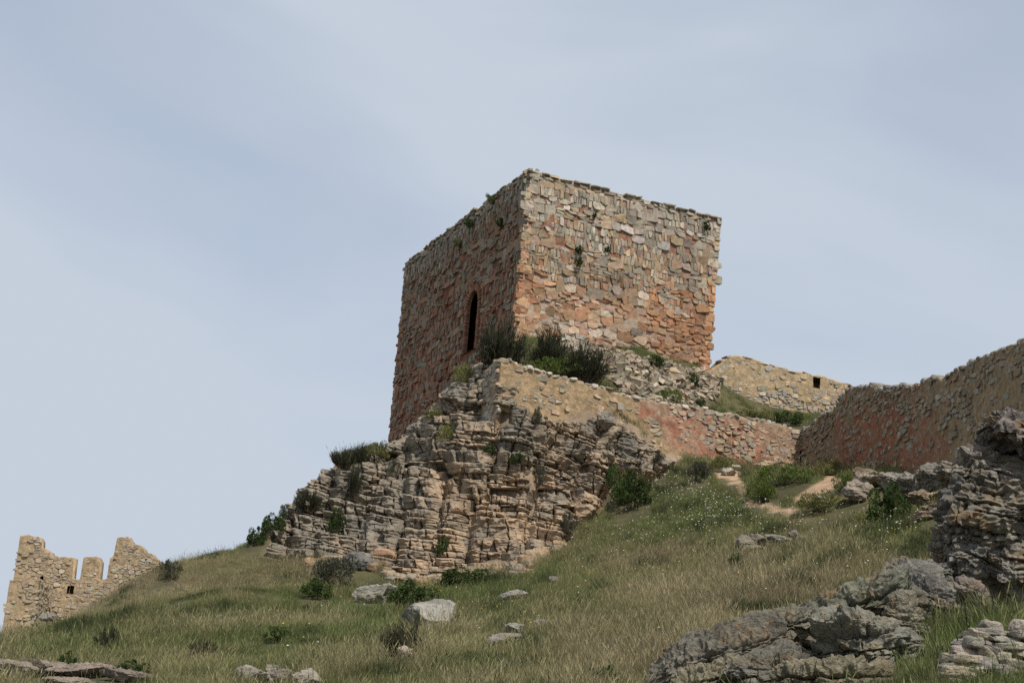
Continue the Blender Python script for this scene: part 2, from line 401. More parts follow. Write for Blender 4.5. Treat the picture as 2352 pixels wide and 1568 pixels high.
def emit(stones, parent, name='stone', mat=None, limit=300, rest='stone_infill'):
    """stones: list of (size, V, F, tint); the biggest become parts of their own, the rest one joined part"""
    mat = mat or M_STONE
    stones.sort(key=lambda s: -s[0])
    for s in stones[:limit]:
        link(name, make_mesh(name, s[1], s[2], s[3], mat), parent)
    if len(stones) > limit:
        b = Batch()
        for s in stones[limit:]: b.add(s[1], s[2], s[3])
        tag(link(rest, b.mesh(rest, mat), parent), kind='stuff')
def lay_rows(W, Hh, rows, r):
    """rows(v fraction) -> (course height, kind); returns (u, v, w, h, kind)"""
    out = []; y = Hh
    while y > 0.04:
        h, kinds = rows(y / Hh, r); x = -r.uniform(0, 0.2)
        while x < W:
            kind = kinds[r.integers(len(kinds))]; seg = x + r.uniform(0.6, 2.2)
            while x < min(seg, W):
                if kind == 'S':
                    w = r.uniform(0.12, 0.21); out.append((x + w/2, y - h/2, w, h * r.uniform(0.85, 1.02), kind))
                elif kind == 'B':
                    w = r.uniform(0.4, 0.8); out.append((x + w/2, y - h/2, w, h, kind))
                elif kind == 'F':
                    w = r.uniform(0.28, 0.7); k = 1 if h < 0.24 else (2 if h < 0.42 else 3)
                    for j in range(k):
                        o = r.uniform(-0.12, 0.12) * w
                        out.append((x + w/2 + o, y - h*(j + 0.5)/k, w * r.uniform(0.75, 1.05), h/k * r.uniform(0.85, 1.0), kind))
                else:
                    w = r.uniform(0.16, 0.5); k = 1 if (h < 0.22 or r.random() < 0.45) else 2
                    for j in range(k):
                        out.append((x + w/2, y - h*(j + 0.5)/k, w * r.uniform(0.8, 1.05), h/k * r.uniform(0.75, 1.0), kind))
                x += w
        y -= h
    return out
def cells(lay, gap):
    """fit the stones of a layout to each other: each is cut back to the joints with its neighbours"""
    n = len(lay); P2 = np.array([(l[0], l[1]) for l in lay]); HS = np.array([(l[2]/2, l[3]/2) for l in lay]); B = .8
    bins = {}
    for i in range(n): bins.setdefault((int(P2[i, 0]//B), int(P2[i, 1]//B)), []).append(i)
    out = []
    for i in range(n):
        cx, cy = P2[i]; hw, hh = HS[i] * 1.25; poly = [(-hw, -hh), (hw, -hh), (hw, hh), (-hw, hh)]
        bx, by = int(cx//B), int(cy//B); near = []
        for dx in (-1, 0, 1):
            for dy in (-1, 0, 1): near += bins.get((bx+dx, by+dy), [])
        near = np.array([j for j in near if j != i])
        if len(near):
            D = P2[near] - P2[i]; L = np.hypot(D[:, 0], D[:, 1]) + 1e-6; U = D / L[:, None]
            ei = HS[i, 0]*np.abs(U[:, 0]) + HS[i, 1]*np.abs(U[:, 1]); ej = HS[near, 0]*np.abs(U[:, 0]) + HS[near, 1]*np.abs(U[:, 1])
            off = L * ei / (ei + ej) - gap; off = off * (1 + .55 * np.minimum(np.abs(U[:, 0]), np.abs(U[:, 1])))
            for k in np.argsort(off)[:14]:
                ux, uy = U[k]; o = off[k]; new = []; m = len(poly); ds = [p[0]*ux + p[1]*uy - o for p in poly]
                if max(ds) <= 0: continue
                for a in range(m):
                    p, q = poly[a], poly[(a+1) % m]; dp, dq = ds[a], ds[(a+1) % m]
                    if dp <= 0: new.append(p)
                    if (dp < 0 < dq) or (dq < 0 < dp):
                        t = dp / (dp - dq); new.append((p[0] + (q[0]-p[0])*t, p[1] + (q[1]-p[1])*t))
                poly = new
                if len(poly) < 3: break
        out.append(poly if len(poly) >= 3 else None)
    return out
def build_stones(face, layout, colf, keep, gap=0.006, prot=(0.02, 0.09), depth=0.13, rotj=3.0, n=3, jit=0.16, k=6, r=rng, wav=0.05, shrink=1.0, rough=0.05):
    lay = []
    for (u, v, w, h, kind) in layout:
        nz = vnoise(np.array([[u / 1.3, v * 0.8, 3.1], [u / .9, v / .9, 8.4]]))
        lay.append((u + r.normal(0, .07) * min(w, .35) + .09 * nz[1], v + wav * 1.5 * nz[0] + r.normal(0, .06) * min(h, .35), w * r.uniform(.9, 1.12), h * r.uniform(.9, 1.12), kind))
    out = []
    for (u, v, w, h, kind), poly in zip(lay, cells(lay, gap)):
        if poly is None or not keep(u, v, r): continue
        q = np.array(poly); e = np.linalg.norm(np.roll(q, -1, 0) - q, axis=1); q = q[e > .012]
        if len(q) < 3: continue
        nx = np.roll(q, -1, 0); c1 = q*.92 + nx*.08; c2 = q*.08 + nx*.92; o = np.stack([c1, c2], 1).reshape(-1, 2)       # corners knocked off
        cen = o.mean(0); sz = math.sqrt(max(np.ptp(o[:, 0]) * np.ptp(o[:, 1]), 1e-4))
        if np.ptp(o[:, 0]) < .05 or np.ptp(o[:, 1]) < .04: continue
        o = cen + (o - cen) * shrink * r.uniform(.95, 1.02); o = o + r.normal(0, .009, o.shape) * min(sz*3, 1)
        p = r.uniform(*prot); m = len(o); tl = r.normal(0, .11, 2)
        ins = np.clip(.016 / max(sz, .05), .03, .10); o2 = cen + (o - cen) * (1 - ins * r.uniform(.6, 1.4, (m, 1)))
        hgt = lambda a: (a - cen) @ tl
        z0 = np.full(m, -depth); z1 = p - .012 + r.normal(0, .004, m) + hgt(o); z2 = p + r.normal(0, .005, m) + hgt(o2)
        UV = np.concatenate([o, o, o2, cen[None]]); Z = np.concatenate([z0, z1, z2, [p + r.normal(0.0, .006)]])
        base = face.pt(u, v); V = base + UV[:, :1]*face.eu + UV[:, 1:]*face.ev + Z[:, None]*face.n
        a = np.arange(m); b = (a + 1) % m
        F4 = np.concatenate([np.stack([a, b, b+m, a+m], 1), np.stack([a+m, b+m, b+2*m, a+2*m], 1)]); F3 = np.stack([a+2*m, b+2*m, np.full(m, 3*m)], 1)
        out.append((sz*sz, V, [F4, F3], colf(u, v, kind, r)))
    return out
def pick(pal, r, jit=0.13):
    c = np.array(pal[r.integers(len(pal))]) * r.uniform(1 - jit, 1 + jit); return np.clip(c * r.uniform(0.96, 1.04, 3), 0, 1)
def interp_line(pts):
    a = np.array(sorted(pts)); return lambda u: float(np.interp(u, a[:, 0], a[:, 1]))

GREYS = [(.40,.345,.27),(.36,.31,.24),(.45,.39,.30),(.30,.26,.205)]
TANS = [(.44,.33,.215),(.39,.285,.185),(.48,.37,.25),(.34,.245,.16)]
PINKS = [(.47,.335,.235),(.45,.295,.19),(.5,.38,.28),(.41,.25,.155)]
PALES = [(.52,.46,.385),(.48,.42,.34)]

# ---- the tower
def build_tower():
    r = np.random.default_rng(11)
    t = thing('square_tower', 'square rubble stone tower with red mortar and an arched doorway on the crag', 'tower', (TF_b + TR_b) / 2 * (1, 1, 1))
    dn = np.array([0, 0, -1.6])
    TB = TL_ + (TR_ - TF); TB_b = TL_b + (TR_b - TF_b)
    def ext(top, base, k): return base + (base - top) * k
    lf = Face(ext(TL_, TL_b, .12), ext(TF, TF_b, .45), TF, TL_)
    rf = Face(ext(TF, TF_b, .2), ext(TR_, TR_b, .2), TR_, TF)
    bf = Face(ext(TR_, TR_b, .2), ext(TB, TB_b, .2), TB, TR_); kf = Face(ext(TB, TB_b, .2), ext(TL_, TL_b, .12), TL_, TB)
    # the doorway on the left face
    jl = lf.uv(1075, 720)[0]; jr = lf.uv(1099, 720)[0]; sill = lf.uv(1086, 792)[1] - 0.25; crown = lf.uv(1089, 669)[1]
    jl, jr = min(jl, jr), max(jl, jr); dc = (jl + jr) / 2; dr = (jr - jl) / 2; spring = crown - dr * 1.15
    def in_door(u, v, m=0.0):
        u = np.asarray(u); v = np.asarray(v)
        return (v > sill - m) & (np.abs(u - dc) < dr + m) & ((v < spring) | (((u - dc) / (dr + m)) ** 2 + ((v - spring) / (crown - spring + m)) ** 2 < 1))
    def tint_r(u, v, p):
        a = u / rf.W; b = v / rf.H; n = fbm(p / 1.6, 3); n2 = fbm(p / 0.8 + 5, 3)
        red = np.array([.30,.155,.10]); pale = np.array([.48,.36,.265]); brown = np.array([.26,.165,.105]); grey = np.array([.30,.26,.21])
        c = np.tile(red, (len(p), 1))
        w = sstep(.62, .40, b + .12*n) * sstep(.85, .6, a + .15*n); c = c*(1-w[:, None]) + pale*w[:, None]
        w = np.exp(-((a-.42)/.2)**2 - ((b-.47)/.1)**2) * .9; c = c*(1-w[:, None]) + brown*w[:, None]
        w = sstep(.8, .96, b + .06*n2) * .7; c = c*(1-w[:, None]) + grey*w[:, None]
        w = sstep(.1, .5, n2) * .35; c = c*(1-w[:, None]) + pale*w[:, None]
        return c
    def tint_l(u, v, p):
        b = v / lf.H; n = fbm(p / 1.4, 3)
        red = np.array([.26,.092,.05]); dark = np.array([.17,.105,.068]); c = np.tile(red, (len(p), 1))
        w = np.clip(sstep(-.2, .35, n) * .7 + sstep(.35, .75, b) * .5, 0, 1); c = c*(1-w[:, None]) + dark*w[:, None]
        return c
    no = lambda u, v, p: np.tile(np.array([.28,.19,.13]), (len(p), 1))
    body = wall_body(rf, lambda u: rf.H, lambda u: 0, 0.9, M_MORTAR, tint_r, parent=t, amp=0.032, mitre=.6, rec=.014, step=.08)
    wall_body(lf, lambda u: lf.H, lambda u: 0, 0.9, M_MORTAR, tint_l, parent=t, hole=lambda u, v: in_door(u, v), step=0.1, amp=0.034, mitre=.6, rec=.016)
    wall_body(bf, lambda u: bf.H, lambda u: 0, 0.9, M_MORTAR, no, step=.4, parent=t, mitre=.6); wall_body(kf, lambda u: kf.H, lambda u: 0, 0.9, M_MORTAR, no, step=.4, parent=t, mitre=.6)
    # roof slab a little under the coping
    i0 = TF + (TB - TF) * .03 + (0, 0, -.22); roofp = [TF, TR_, TB, TL_]; ctr = sum(roofp) / 4
    rv = [ctr + (q - ctr) * .93 + (0, 0, -.25) for q in roofp]; rv += [q + (0, 0, -.4) for q in rv]
    link('roof', make_mesh('roof', np.array(rv), np.array([[0,1,2,3],[7,6,5,4],[0,4,5,1],[1,5,6,2],[2,6,7,3],[3,7,4,0]]), (.3,.25,.2), M_MORTAR), t)
    # jambs and vault through the wall, brick arch round the opening
    prof = [(dc - dr, sill), (dc - dr, spring)] + [(dc - dr*math.cos(a), spring + (crown-spring)*math.sin(a)) for a in np.linspace(0, math.pi, 13)[1:-1]] + [(dc + dr, spring), (dc + dr, sill)]
    pu = np.array(prof); Vf = np.concatenate([lf.pt(pu[:, 0], pu[:, 1]) + lf.n*(.06 - d) for d in (0, .1, .17)])
    n = len(prof); Fd = []
    for j in range(2):
        for k in range(n):
            k2 = (k + 1) % n; Fd.append([j*n+k, j*n+k2, (j+1)*n+k2, (j+1)*n+k])
    dw = link('doorway', make_mesh('doorway', Vf, np.array(Fd), (.27,.14,.095), M_MORTAR), t)
    for side in (-1, 1):
        v = sill
        while v < spring:
            h = .075; c = lf.pt(dc + side*(dr + .12), v + h/2) + lf.n*(-.01)
            V, F = block(c, lf.ax, (.12 + r.uniform(-.03, .05), h/2 - .008, .1), 2, 10, .05, .03, r=r); link('brick', make_mesh('brick', V, F, pick([(.32,.15,.1),(.36,.19,.12),(.28,.14,.1)], r), M_STONE), dw); v += h
    for a in np.linspace(0.04, math.pi - .04, 17):
        rr = dr + .14; c = lf.pt(dc - rr*math.cos(a), spring + (crown - spring + .14)*math.sin(a)) + lf.n*.0
        ax = rot_axes(lf.ax, math.pi - a, 2)
        V, F = block(c, ax, (.15, .045, .1), 2, 10, .05, .03, r=r); link('brick', make_mesh('brick', V, F, pick([(.34,.16,.1),(.38,.21,.14),(.3,.15,.1)], r), M_STONE), dw)
    # stones of the right face
    def rows_r(f, r):
        if f > .975: return .14, 'F'
        if f > .93: return .34, 'SSSSSB'
        if f > .85: return r.uniform(.17, .24), 'FFM'
        if f > .76: return r.uniform(.36, .48), 'FBBBS'
        if f > .62: return r.uniform(.30, .38), 'SSSFB'
        if f > .48: return r.uniform(.24, .36), 'SFMB'
        return r.uniform(.22, .42), 'FMBBM'
    def col_r(u, v, kind, r):
        a, b = u/rf.W, v/rf.H + r.normal(0, .06)
        if b > .74: return pick(GREYS*2 + TANS[:2] + PALES[:1], r)
        if b > .5: return pick(GREYS + TANS + PINKS[:2], r)
        if a > .64: return pick(TANS + PINKS*2, r)*np.array([1.05,.83,.69])
        if a < .1: return pick(PINKS*2 + TANS, r)*np.array([1.05,.86,.74])
        return pick(PINKS*2 + PALES*2 + TANS, r)*np.array([1.04,.95,.9])
    _cr = col_r
    def col_r(u, v, kind, r):
        c = _cr(u, v, kind, r); a, b = u/rf.W, v/rf.H
        d = math.exp(-((a-.40)/.2)**2 - ((b-.50)/.10)**2)*.32 + max(0, float(vnoise(np.array([[u/1.7, v/1.2, 2.2]]))[0]))*.3 + (.22 if r.random() < .12 else 0)
        return c * (1 - d) * .97
    def keep_r(u, v, r): return 0 < v < rf.H + .02 and -.02 < u < rf.W and r.random() > (.06 + .10 * (v/rf.H < .35) + .08*(u/rf.W > .7))
    st = build_stones(rf, lay_rows(rf.W, rf.H, rows_r, r), col_r, keep_r, prot=(.004, .056), r=r, wav=.06, gap=.010)
    # stones of the left face
    def rows_l(f, r):
        if f > .97: return .15, 'F'
        if f > .92: return .34, 'S'
        return (r.uniform(.30, .40), 'SSM') if r.random() < .6 else (r.uniform(.22, .34), 'FBM')
    def col_l(u, v, kind, r):  # tones dimmed: part of this face's shade is put into the stone colour
        b = v/lf.H
        if b + r.normal(0, .03) > .92: return pick(GREYS, r)*.85
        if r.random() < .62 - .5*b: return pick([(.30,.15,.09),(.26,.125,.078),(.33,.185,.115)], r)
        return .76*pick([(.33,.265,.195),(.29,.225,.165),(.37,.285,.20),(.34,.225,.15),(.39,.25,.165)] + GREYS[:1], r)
    def keep_l(u, v, r): return 0 < v < lf.H + .02 and 0 < u < lf.W and not in_door(u, v, .34) and r.random() > (.16 if v < .8*lf.H else .05)
    sl_ = build_stones(lf, lay_rows(lf.W, lf.H, rows_l, r), col_l, keep_l, prot=(.008, .10), r=r, wav=.06, gap=.013)
    sl_ = [(s[0]*.42, *s[1:]) for s in sl_]      # they show narrower
    emit(st + sl_, t)
    # quoins on the three corners in view
    for (top, base, fa, fb2) in ((TF, ext(TF, TF_b, .2), lf, rf), (TR_, ext(TR_, TR_b, .2), rf, bf), (TL_, ext(TL_, TL_b, .12), kf, lf)):
        z = 0.0; Ht = np.linalg.norm(top - base); k = 0; d = (base - top) / Ht
        while z < Ht:
            h = r.uniform(.18, .42); la, lb = ((.5, .28) if k % 2 else (.28, .5)); la *= r.uniform(.8, 1.25); lb *= r.uniform(.8, 1.25)
            ea, eb = -fa.eu, fb2.eu; e2 = nrm(eb - ea*(ea @ eb))
            c = top + d*(z + h/2) + ea*(la/2 - r.uniform(.02, .055)) + eb*(lb/2 - r.uniform(.02, .055))
            V, F = block(c, np.array([ea, np.cross(e2, ea), e2]), (la/2, h/2 - .006, lb/2), 4, 14, .13, .045, r=r)
            b = 1 - z/Ht
            link('quoin', make_mesh('quoin', V, F, pick(GREYS + TANS if b > .75 else (TANS + PINKS if b > .45 else PINKS*2 + TANS), r) * (np.array([1.05,.86,.74]) if b < .7 else 1.0), M_STONE), t)
            z += h; k += 1
    # thin coping slabs along the top
    for f in (lf, rf):
        u = 0.0
        while u < f.W:
            w = min(r.uniform(.3, .75), max(.12, f.W - u)); th = r.uniform(.03, .06)
            if r.random() < .88:
                c = f.pt(u + w/2, f.H + th*.6 + r.uniform(-.05, .04)) - f.n*(.26 - r.uniform(0, .05))
                V, F = block(c, rot_axes(f.ax, r.normal(0, .02), 2), (w/2 - .01, th, .34), 3, 14, .18, .06, r=r)
                link('coping_slab', make_mesh('coping_slab', V, F, pick(GREYS, r), M_STONE), t)
            u += w
    c = TF + (TR_-TF)*.045 + (0, .12, .13)
    V, F = block(c, rf.ax, (.09, .08, .09), 3, 5, .2, .08, r=r); link('coping_slab', make_mesh('coping_slab', V, F, GREYS[0], M_STONE), t)
    # ledge of mortar at the foot of the right face
    a0 = rf.uv(1330, 800); a1 = rf.uv(1600, 843)
    return t, lf, rf
TOWER, LF, RF = build_tower()

def flat_wall(name, label, A, B, zb, topline, botline, thick, tintf, colf, keepf, rows, r, prot=(.01,.05), shrink=.9, gap=.018, rotj=9, hole=None, coping=None, jit=.22, limit=300, wav=.06, depth=.12, k=5, step=.14, parent=None, wname='wall', hh=6.0):
    """wall along A->B (plan), its face towards the viewer; topline/botline given as pixels seen on the face"""
    A = np.array([A[0], A[1], zb]); B = np.array([B[0], B[1], zb])
    f = Face(A, B, B + (0, 0, hh), A + (0, 0, hh))
    top = interp_line([f.uv(*p) for p in topline]); bot = interp_line([f.uv(*p) for p in botline])
    t = parent or tag(thing(name, label, 'wall', (A + B) / 2 + (0, 0, bot(f.W/2))), kind='thing')
    jag = lambda u: top(u) + .05 * float(vnoise(np.array([[u*2.3, 1.1, 7.7]]))[0]) + .035 * float(vnoise(np.array([[u*6.1, 4.1, 2.7]]))[0])
    wall_body(f, jag, bot, thick, M_MORTAR, tintf(f, top, bot), parent=t, name=wname, amp=.055, hole=hole(f) if hole else None, step=step)
    lay = lay_rows(f.W, hh, rows, r)
    hf = hole(f) if hole else None
    def keep(u, v, r):
        if not (0.02 < u < f.W - .02 and bot(u) < v < min(top(u), top(u - .11), top(u + .11)) - .05): return False
        if hf is not None and bool(hf(np.array([u, u-.13, u+.13, u, u]), np.array([v, v, v, v-.1, v+.1])).any()): return False
        return keepf(f, u, v, top(u), r)
    st = build_stones(f, lay, lambda u, v, kd, r: colf(f, u, v, top(u), r), keep, gap, prot, depth, rotj, 3, jit, k, r, wav, shrink)
    emit(st, t, limit=limit)
    if coping:
        u = 0.0
        while u < f.W:
            w = r.uniform(*coping[:2]); h = r.uniform(*coping[2:4])
            if r.random() < coping[4]:
                c = f.pt(u + w/2, jag(u + w/2) + h*r.uniform(-.2, .35)) - f.n*(thick*.32 + r.uniform(-.06, .06))
                sl = math.atan2(top(u + w) - top(u), w) * .7
                V, F = block(c, rot_axes(f.ax, sl + r.normal(0, .12), 2), (w/2 - .01, h, thick*.36), 3, 5, .25, .08, r=r)
                link('coping_stone', make_mesh('coping_stone', V, F, pick(coping[5], r), M_STONE), t)
            u += w
    return t, f

def build_walls():
    r = np.random.default_rng(23)
    OCH = np.array([.40,.285,.165]); RED = np.array([.38,.175,.11]); BRN = np.array([.32,.225,.135]); PNK = np.array([.44,.26,.18])
    GY = [(.37,.33,.275),(.33,.29,.235),(.41,.36,.29),(.34,.28,.20),(.39,.305,.21)]
    # 1 the long low wall under the tower: bare ochre mortar at its near end, red further on
    def tint1(f, top, bot):
        u0 = f.uv(1440, 910)[0]; u1 = f.uv(1600, 1060)[0]
        def g(u, v, p):
            n = fbm(p / .7, 3); tp = np.array([top(x) for x in u]); dpt = tp - v
            edge = u0 + (u1 - u0) * np.clip(dpt / 2.6, 0, 1.2)
            w = sstep(-.15, .15, u - edge + .8*n + .5*fbm(p/.16 + 2, 3))
            red = RED * (1 + .15*n[:, None]); n2 = fbm(p / .5 + 3, 3)
            m = (sstep(-.05, .12, n2 + .4*fbm(p/.15, 3)) * .6)[:, None]; red = red*(1-m) + np.array([.43,.29,.195])*m
            m = (sstep(.45, .05, dpt) * .7)[:, None]; red = red*(1-m) + np.array([.36,.27,.18])*m
            m = sstep(f.W - 2.2, f.W - 1.2, u)[:, None] * .8; red = red*(1-m) + np.array([.40,.27,.17])*m
            return OCH*(1 + .12*n[:, None])*(1-w[:, None]) + red*w[:, None]
        return g
    def keep1(f, u, v, tp, r):
        a = u / f.W; e = f.uv(1440, 910)[0] + (tp - v) * .9
        return r.random() < (.42 if u < e else .85)
    def col1(f, u, v, tp, r): return pick(GY + TANS[:2] + PINKS[:1], r)
    keep1u = f1 = None
    t1, f1 = flat_wall('retaining_wall', 'long low wall below the tower, bare ochre mortar turning to red rubble', C0, CA, 9.0,
        [(1150,822),(1200,838),(1290,866),(1360,885),(1430,906),(1470,918),(1560,930),(1650,945),(1740,965),(1800,980),(1840,990)],
        [(1150,940),(1300,1000),(1480,1080),(1650,1095),(1840,1100)], .7, tint1, col1, keep1,
        lambda f, r: (r.uniform(.16,.26), 'MMF'), r, prot=(-.016,.045), coping=(.18,.42,.05,.1,.93,GREYS+PALES[:1]))
    # the short return at its near corner
    fr = Face(C0*(1, 1, 0) + np.append(nb*1.5, 11.2), C0*(1, 1, 0) + np.array([0, 0, 11.2]), C0, C0 + np.append(nb*1.5, -.25))
    wall_body(fr, lambda u: fr.H, lambda u: 0, .35, M_MORTAR, lambda u, v, p: np.tile(np.array([.31,.22,.13]), (len(p), 1)), parent=t1, amp=.04, mitre=.2)
    sr = build_stones(fr, lay_rows(fr.W, fr.H, lambda f, r: (r.uniform(.15,.24), 'MMF'), r), lambda u, v, k, r: pick(GY, r), lambda u, v, r: .03 < u < fr.W - .03 and .05 < v < fr.H - .08, prot=(.01,.07), r=r)
    emit(sr, t1, limit=60)
    # 2 the wall coming forward on the right
    def tint2(f, top, bot):
        def g(u, v, p):
            n = fbm(p / .9, 3); x = proj(p)[:, 0]; y = proj(p)[:, 1]
            n4 = fbm(p/.2 + 4, 3); w = sstep(1905, 1935, x + 60*n + 50*n4) * sstep(2170, 2130, x + 90*n + 60*n4) * sstep(915, 945, y + 50*n + 40*n4 - .18*(2050 - x)); w = w*(.55 + .45*sstep(-.1, .1, n4 + .3*n))
            c = BRN*(1 + .15*n[:, None]); c = c*(1-w[:, None]) + np.array([.34,.13,.078])*w[:, None]
            w2 = sstep(2130, 2250, x + 50*n)[:, None]; c = c*(1-w2) + np.array([.37,.265,.155])*w2
            return c
        return g
    def col2(f, u, v, tp, r): return pick([(.30,.255,.19),(.27,.22,.155),(.34,.28,.20),(.32,.235,.155),(.36,.315,.25)], r)
    t2, f2 = flat_wall('curtain_wall', 'shaded rubble curtain wall with a red patch coming forward at the right edge', CA, CE, 6.0,
        [(1838,990),(1923,932),(1926,912),(1960,892),(1990,886),(2040,893),(2065,886),(2085,893),(2140,866),(2165,872),(2250,822),(2352,785),(2500,748),(2600,722),(2900,640),(3200,560)],
        [(1840,1100),(1940,1105),(2060,1110),(2200,1095),(2352,1085),(2600,1080),(3200,1100)], .8, tint2, col2, lambda f, u, v, tp, r: r.random() < (.92 if tp - v < .9 else .58),
        lambda f, r: (r.uniform(.13,.2), 'MMMF'), r, prot=(-.012,.055), coping=(.16,.4,.06,.12,.95,[(.27,.25,.22),(.32,.30,.26),(.23,.2,.17)]), shrink=.92, hh=10.5)
    # 3 the ochre wall standing behind
    A3 = P(1604, 900, 70.2); B3 = P(1948, 900, 74.0)
    def tint3(f, top, bot):
        def g(u, v, p):
            n = fbm(p / .8, 3); return np.array([.42,.31,.185])*(1 + .15*n[:, None])
        return g
    def hole3(f):
        u0, v0 = f.uv(1866, 890); u1, v1 = f.uv(1882, 868)
        return lambda u, v: (u > u0) & (u < u1) & (v > v0) & (v < v1)
    t3, f3 = flat_wall('ruined_wall', 'ochre rubble wall with a small square opening standing behind the low red wall', A3, B3, 12.0,
        [(1604,905),(1612,872),(1622,858),(1640,845),(1664,824),(1690,815),(1730,826),(1800,848),(1868,862),(1900,868),(1948,881)],
        [(1604,960),(1760,975),(1948,985)], .7, tint3, lambda f, u, v, tp, r: pick([(.44,.38,.29),(.38,.34,.28),(.47,.36,.24),(.40,.31,.2),(.36,.335,.3)], r),
        lambda f, u, v, tp, r: r.random() < .85, lambda f, r: (r.uniform(.17,.28), 'MMMB'), r, prot=(-.008,.055), hole=hole3, coping=(.3,.7,.05,.09,.9,GREYS), shrink=.86)
    # broken stump of wall above the rubble bank and at the near corner
    return f1, f2, f3
F1, F2, F3 = build_walls()

# ------------------------------------------------------------------ the far ruin on the left
def build_far_ruin():
    r = np.random.default_rng(31)
    c0 = P(150, 1400, 97.0)
    t = tag(thing('castle_ruin', 'distant ochre ruined castle wall with merlons above the left slope', 'ruin', (c0[0], c0[1], P(150, 1480, 97)[2])), kind='thing')
    OC = np.array([.44,.325,.20])
    def tf(f, top, bot):
        def g(u, v, p):
            n = fbm(p / .9, 3); return OC*(1 + .15*n[:, None])
        return g
    cf = lambda f, u, v, tp, r: pick([(.45,.385,.29),(.41,.35,.27),(.46,.36,.245),(.43,.335,.22)], r)
    def hole(f):
        a = f.uv(153, 1362); b = f.uv(171, 1345); c = f.uv(92, 1330); d = f.uv(101, 1322)
        return lambda u, v: ((u > a[0]) & (u < b[0]) & (v > a[1]) & (v < b[1])) | ((u > c[0]) & (u < d[0]) & (v > c[1]) & (v < d[1]))
    A = P(44, 1300, 97.0); B = P(364, 1300, 97.0)
    # left end of the wall follows its own plumb edge
    A = P(46, 1231, 97.0); B = P(372, 1290, 97.0)
    flat_wall('castle_ruin', '', A, B, -6.0,
        [(46,1229),(89,1229),(95,1240),(93.5,1253),(115,1267),(117,1273),(132,1275),(135,1278),(170.5,1281),(164,1328),(184.5,1328),(192,1279),(222,1279),(231,1288),(225.4,1329),(245.5,1329),(252.5,1281),(261,1278),(269,1234),(294,1232),(302,1243),(303,1250),(321,1250),(331,1260),(333,1268),(348,1268),(362,1282),(372,1290)],
        [(40,1520),(370,1400)], 1.0, tf, cf, lambda f, u, v, tp, r: r.random() < (.97 if u > .9 else .4), lambda f, r: (r.uniform(.2,.32), 'MMF'), r, prot=(.0,.05), hole=hole, shrink=.88, parent=t, hh=16.5, step=.03, limit=250)
    A = P(30, 1331, 94.0); B = P(92, 1331, 94.0); A = A - (B - A) * .12
    flat_wall('castle_ruin', '', A, B, -6.0, [(20,1331),(92,1331)], [(20,1520),(92,1520)], 2.9, tf, cf,
        lambda f, u, v, tp, r: r.random() < (.8 if u > .8 else .2), lambda f, r: (r.uniform(.26,.4), 'MMB'), r, prot=(.0,.06), shrink=.88, parent=t, hh=14.0, step=.16, wname='buttress', limit=120)
    # stones on the shaded right side of the buttress
    eu = np.array([0, 1.0, 0]); f = Face(np.array([B[0], B[1], -6.]), np.array([B[0], B[1] + 2.9, -6.]), np.array([B[0], B[1] + 2.9, B[2]]), np.array([B[0], B[1], B[2]]))
    st = build_stones(f, lay_rows(f.W, f.H, lambda f, r: (r.uniform(.2,.32), 'MM'), r), lambda u, v, k, r: pick([(.40,.34,.26),(.44,.35,.24)], r), lambda u, v, r: .05 < u < f.W-.05 and v > 2 and v < f.H - .1, prot=(.0,.07), r=r, rotj=10)
    emit(st, t, limit=0, rest='stone_infill')
build_far_ruin()

# ------------------------------------------------------------------ the crag
CLEAR = []
EY = np.array([[1., 0, 0], [0, 0, 1.], [0, -1., 0]])      # right, up, towards the viewer
def tilt(deg, yaw=0, lean=0): return rot_axes(rot_axes(rot_axes(EY, math.radians(deg), 2), math.radians(yaw), 1), math.radians(lean), 0)
class Beds:
    """beds of rock: irregular layers, each broken by joints into blocks that stand out by different amounts"""
    def __init__(b, lo, hi, thick, probs, wide, seed):
        r = np.random.default_rng(seed); e = [lo]
        while e[-1] < hi: e.append(e[-1] + r.choice(thick, p=probs) * r.uniform(.8, 1.2))
        b.e = np.array(e); n = len(e) + 2; t = np.append(np.diff(b.e), [1, 1, 1])
        b.w = np.maximum(t * r.uniform(wide[0], wide[1], n), min(thick) * 1.5); b.sh = r.uniform(0, 1000, n); b.off = r.uniform(-1, 1, n); b.sub = r.integers(1, 4, n); b.seed = seed
    def __call__(b, x, y):
        """returns bed no., block hash (-1..1), distance to the nearest joint, position in the bed (0..1) and distance to a parting inside it"""
        k = np.clip(np.searchsorted(b.e, y) - 1, 0, len(b.e) - 2); t0 = b.e[k]; t1 = b.e[k + 1]; f = (y - t0) / (t1 - t0)
        xb = (x + b.sh[k]) / b.w[k]; i = np.floor(xb).astype(np.int64); fx = xb - i
        h = _perm[(i * 73856093 ^ k * 19349663 ^ b.seed * 83492791) & 0xffff]
        h2 = _perm[(i * 39916801 ^ k * 83492791 ^ b.seed * 19349663) & 0xffff]; b.tilt = h2 * (fx - .5) * b.w[k]
        hl = _perm[((i - 1) * 73856093 ^ k * 19349663 ^ b.seed * 83492791) & 0xffff]; hr = _perm[((i + 1) * 73856093 ^ k * 19349663 ^ b.seed * 83492791) & 0xffff]
        dj = np.minimum(np.where(h + hl > -.35, fx, 9.), np.where(h + hr > -.35, 1 - fx, 9.)) * b.w[k]; ds = np.minimum(y - t0, t1 - y)
        fs = (f * b.sub[k]) % 1.0; dp = np.minimum(fs, 1 - fs) * (t1 - t0) / b.sub[k]
        return k, h, dj, ds, f, dp
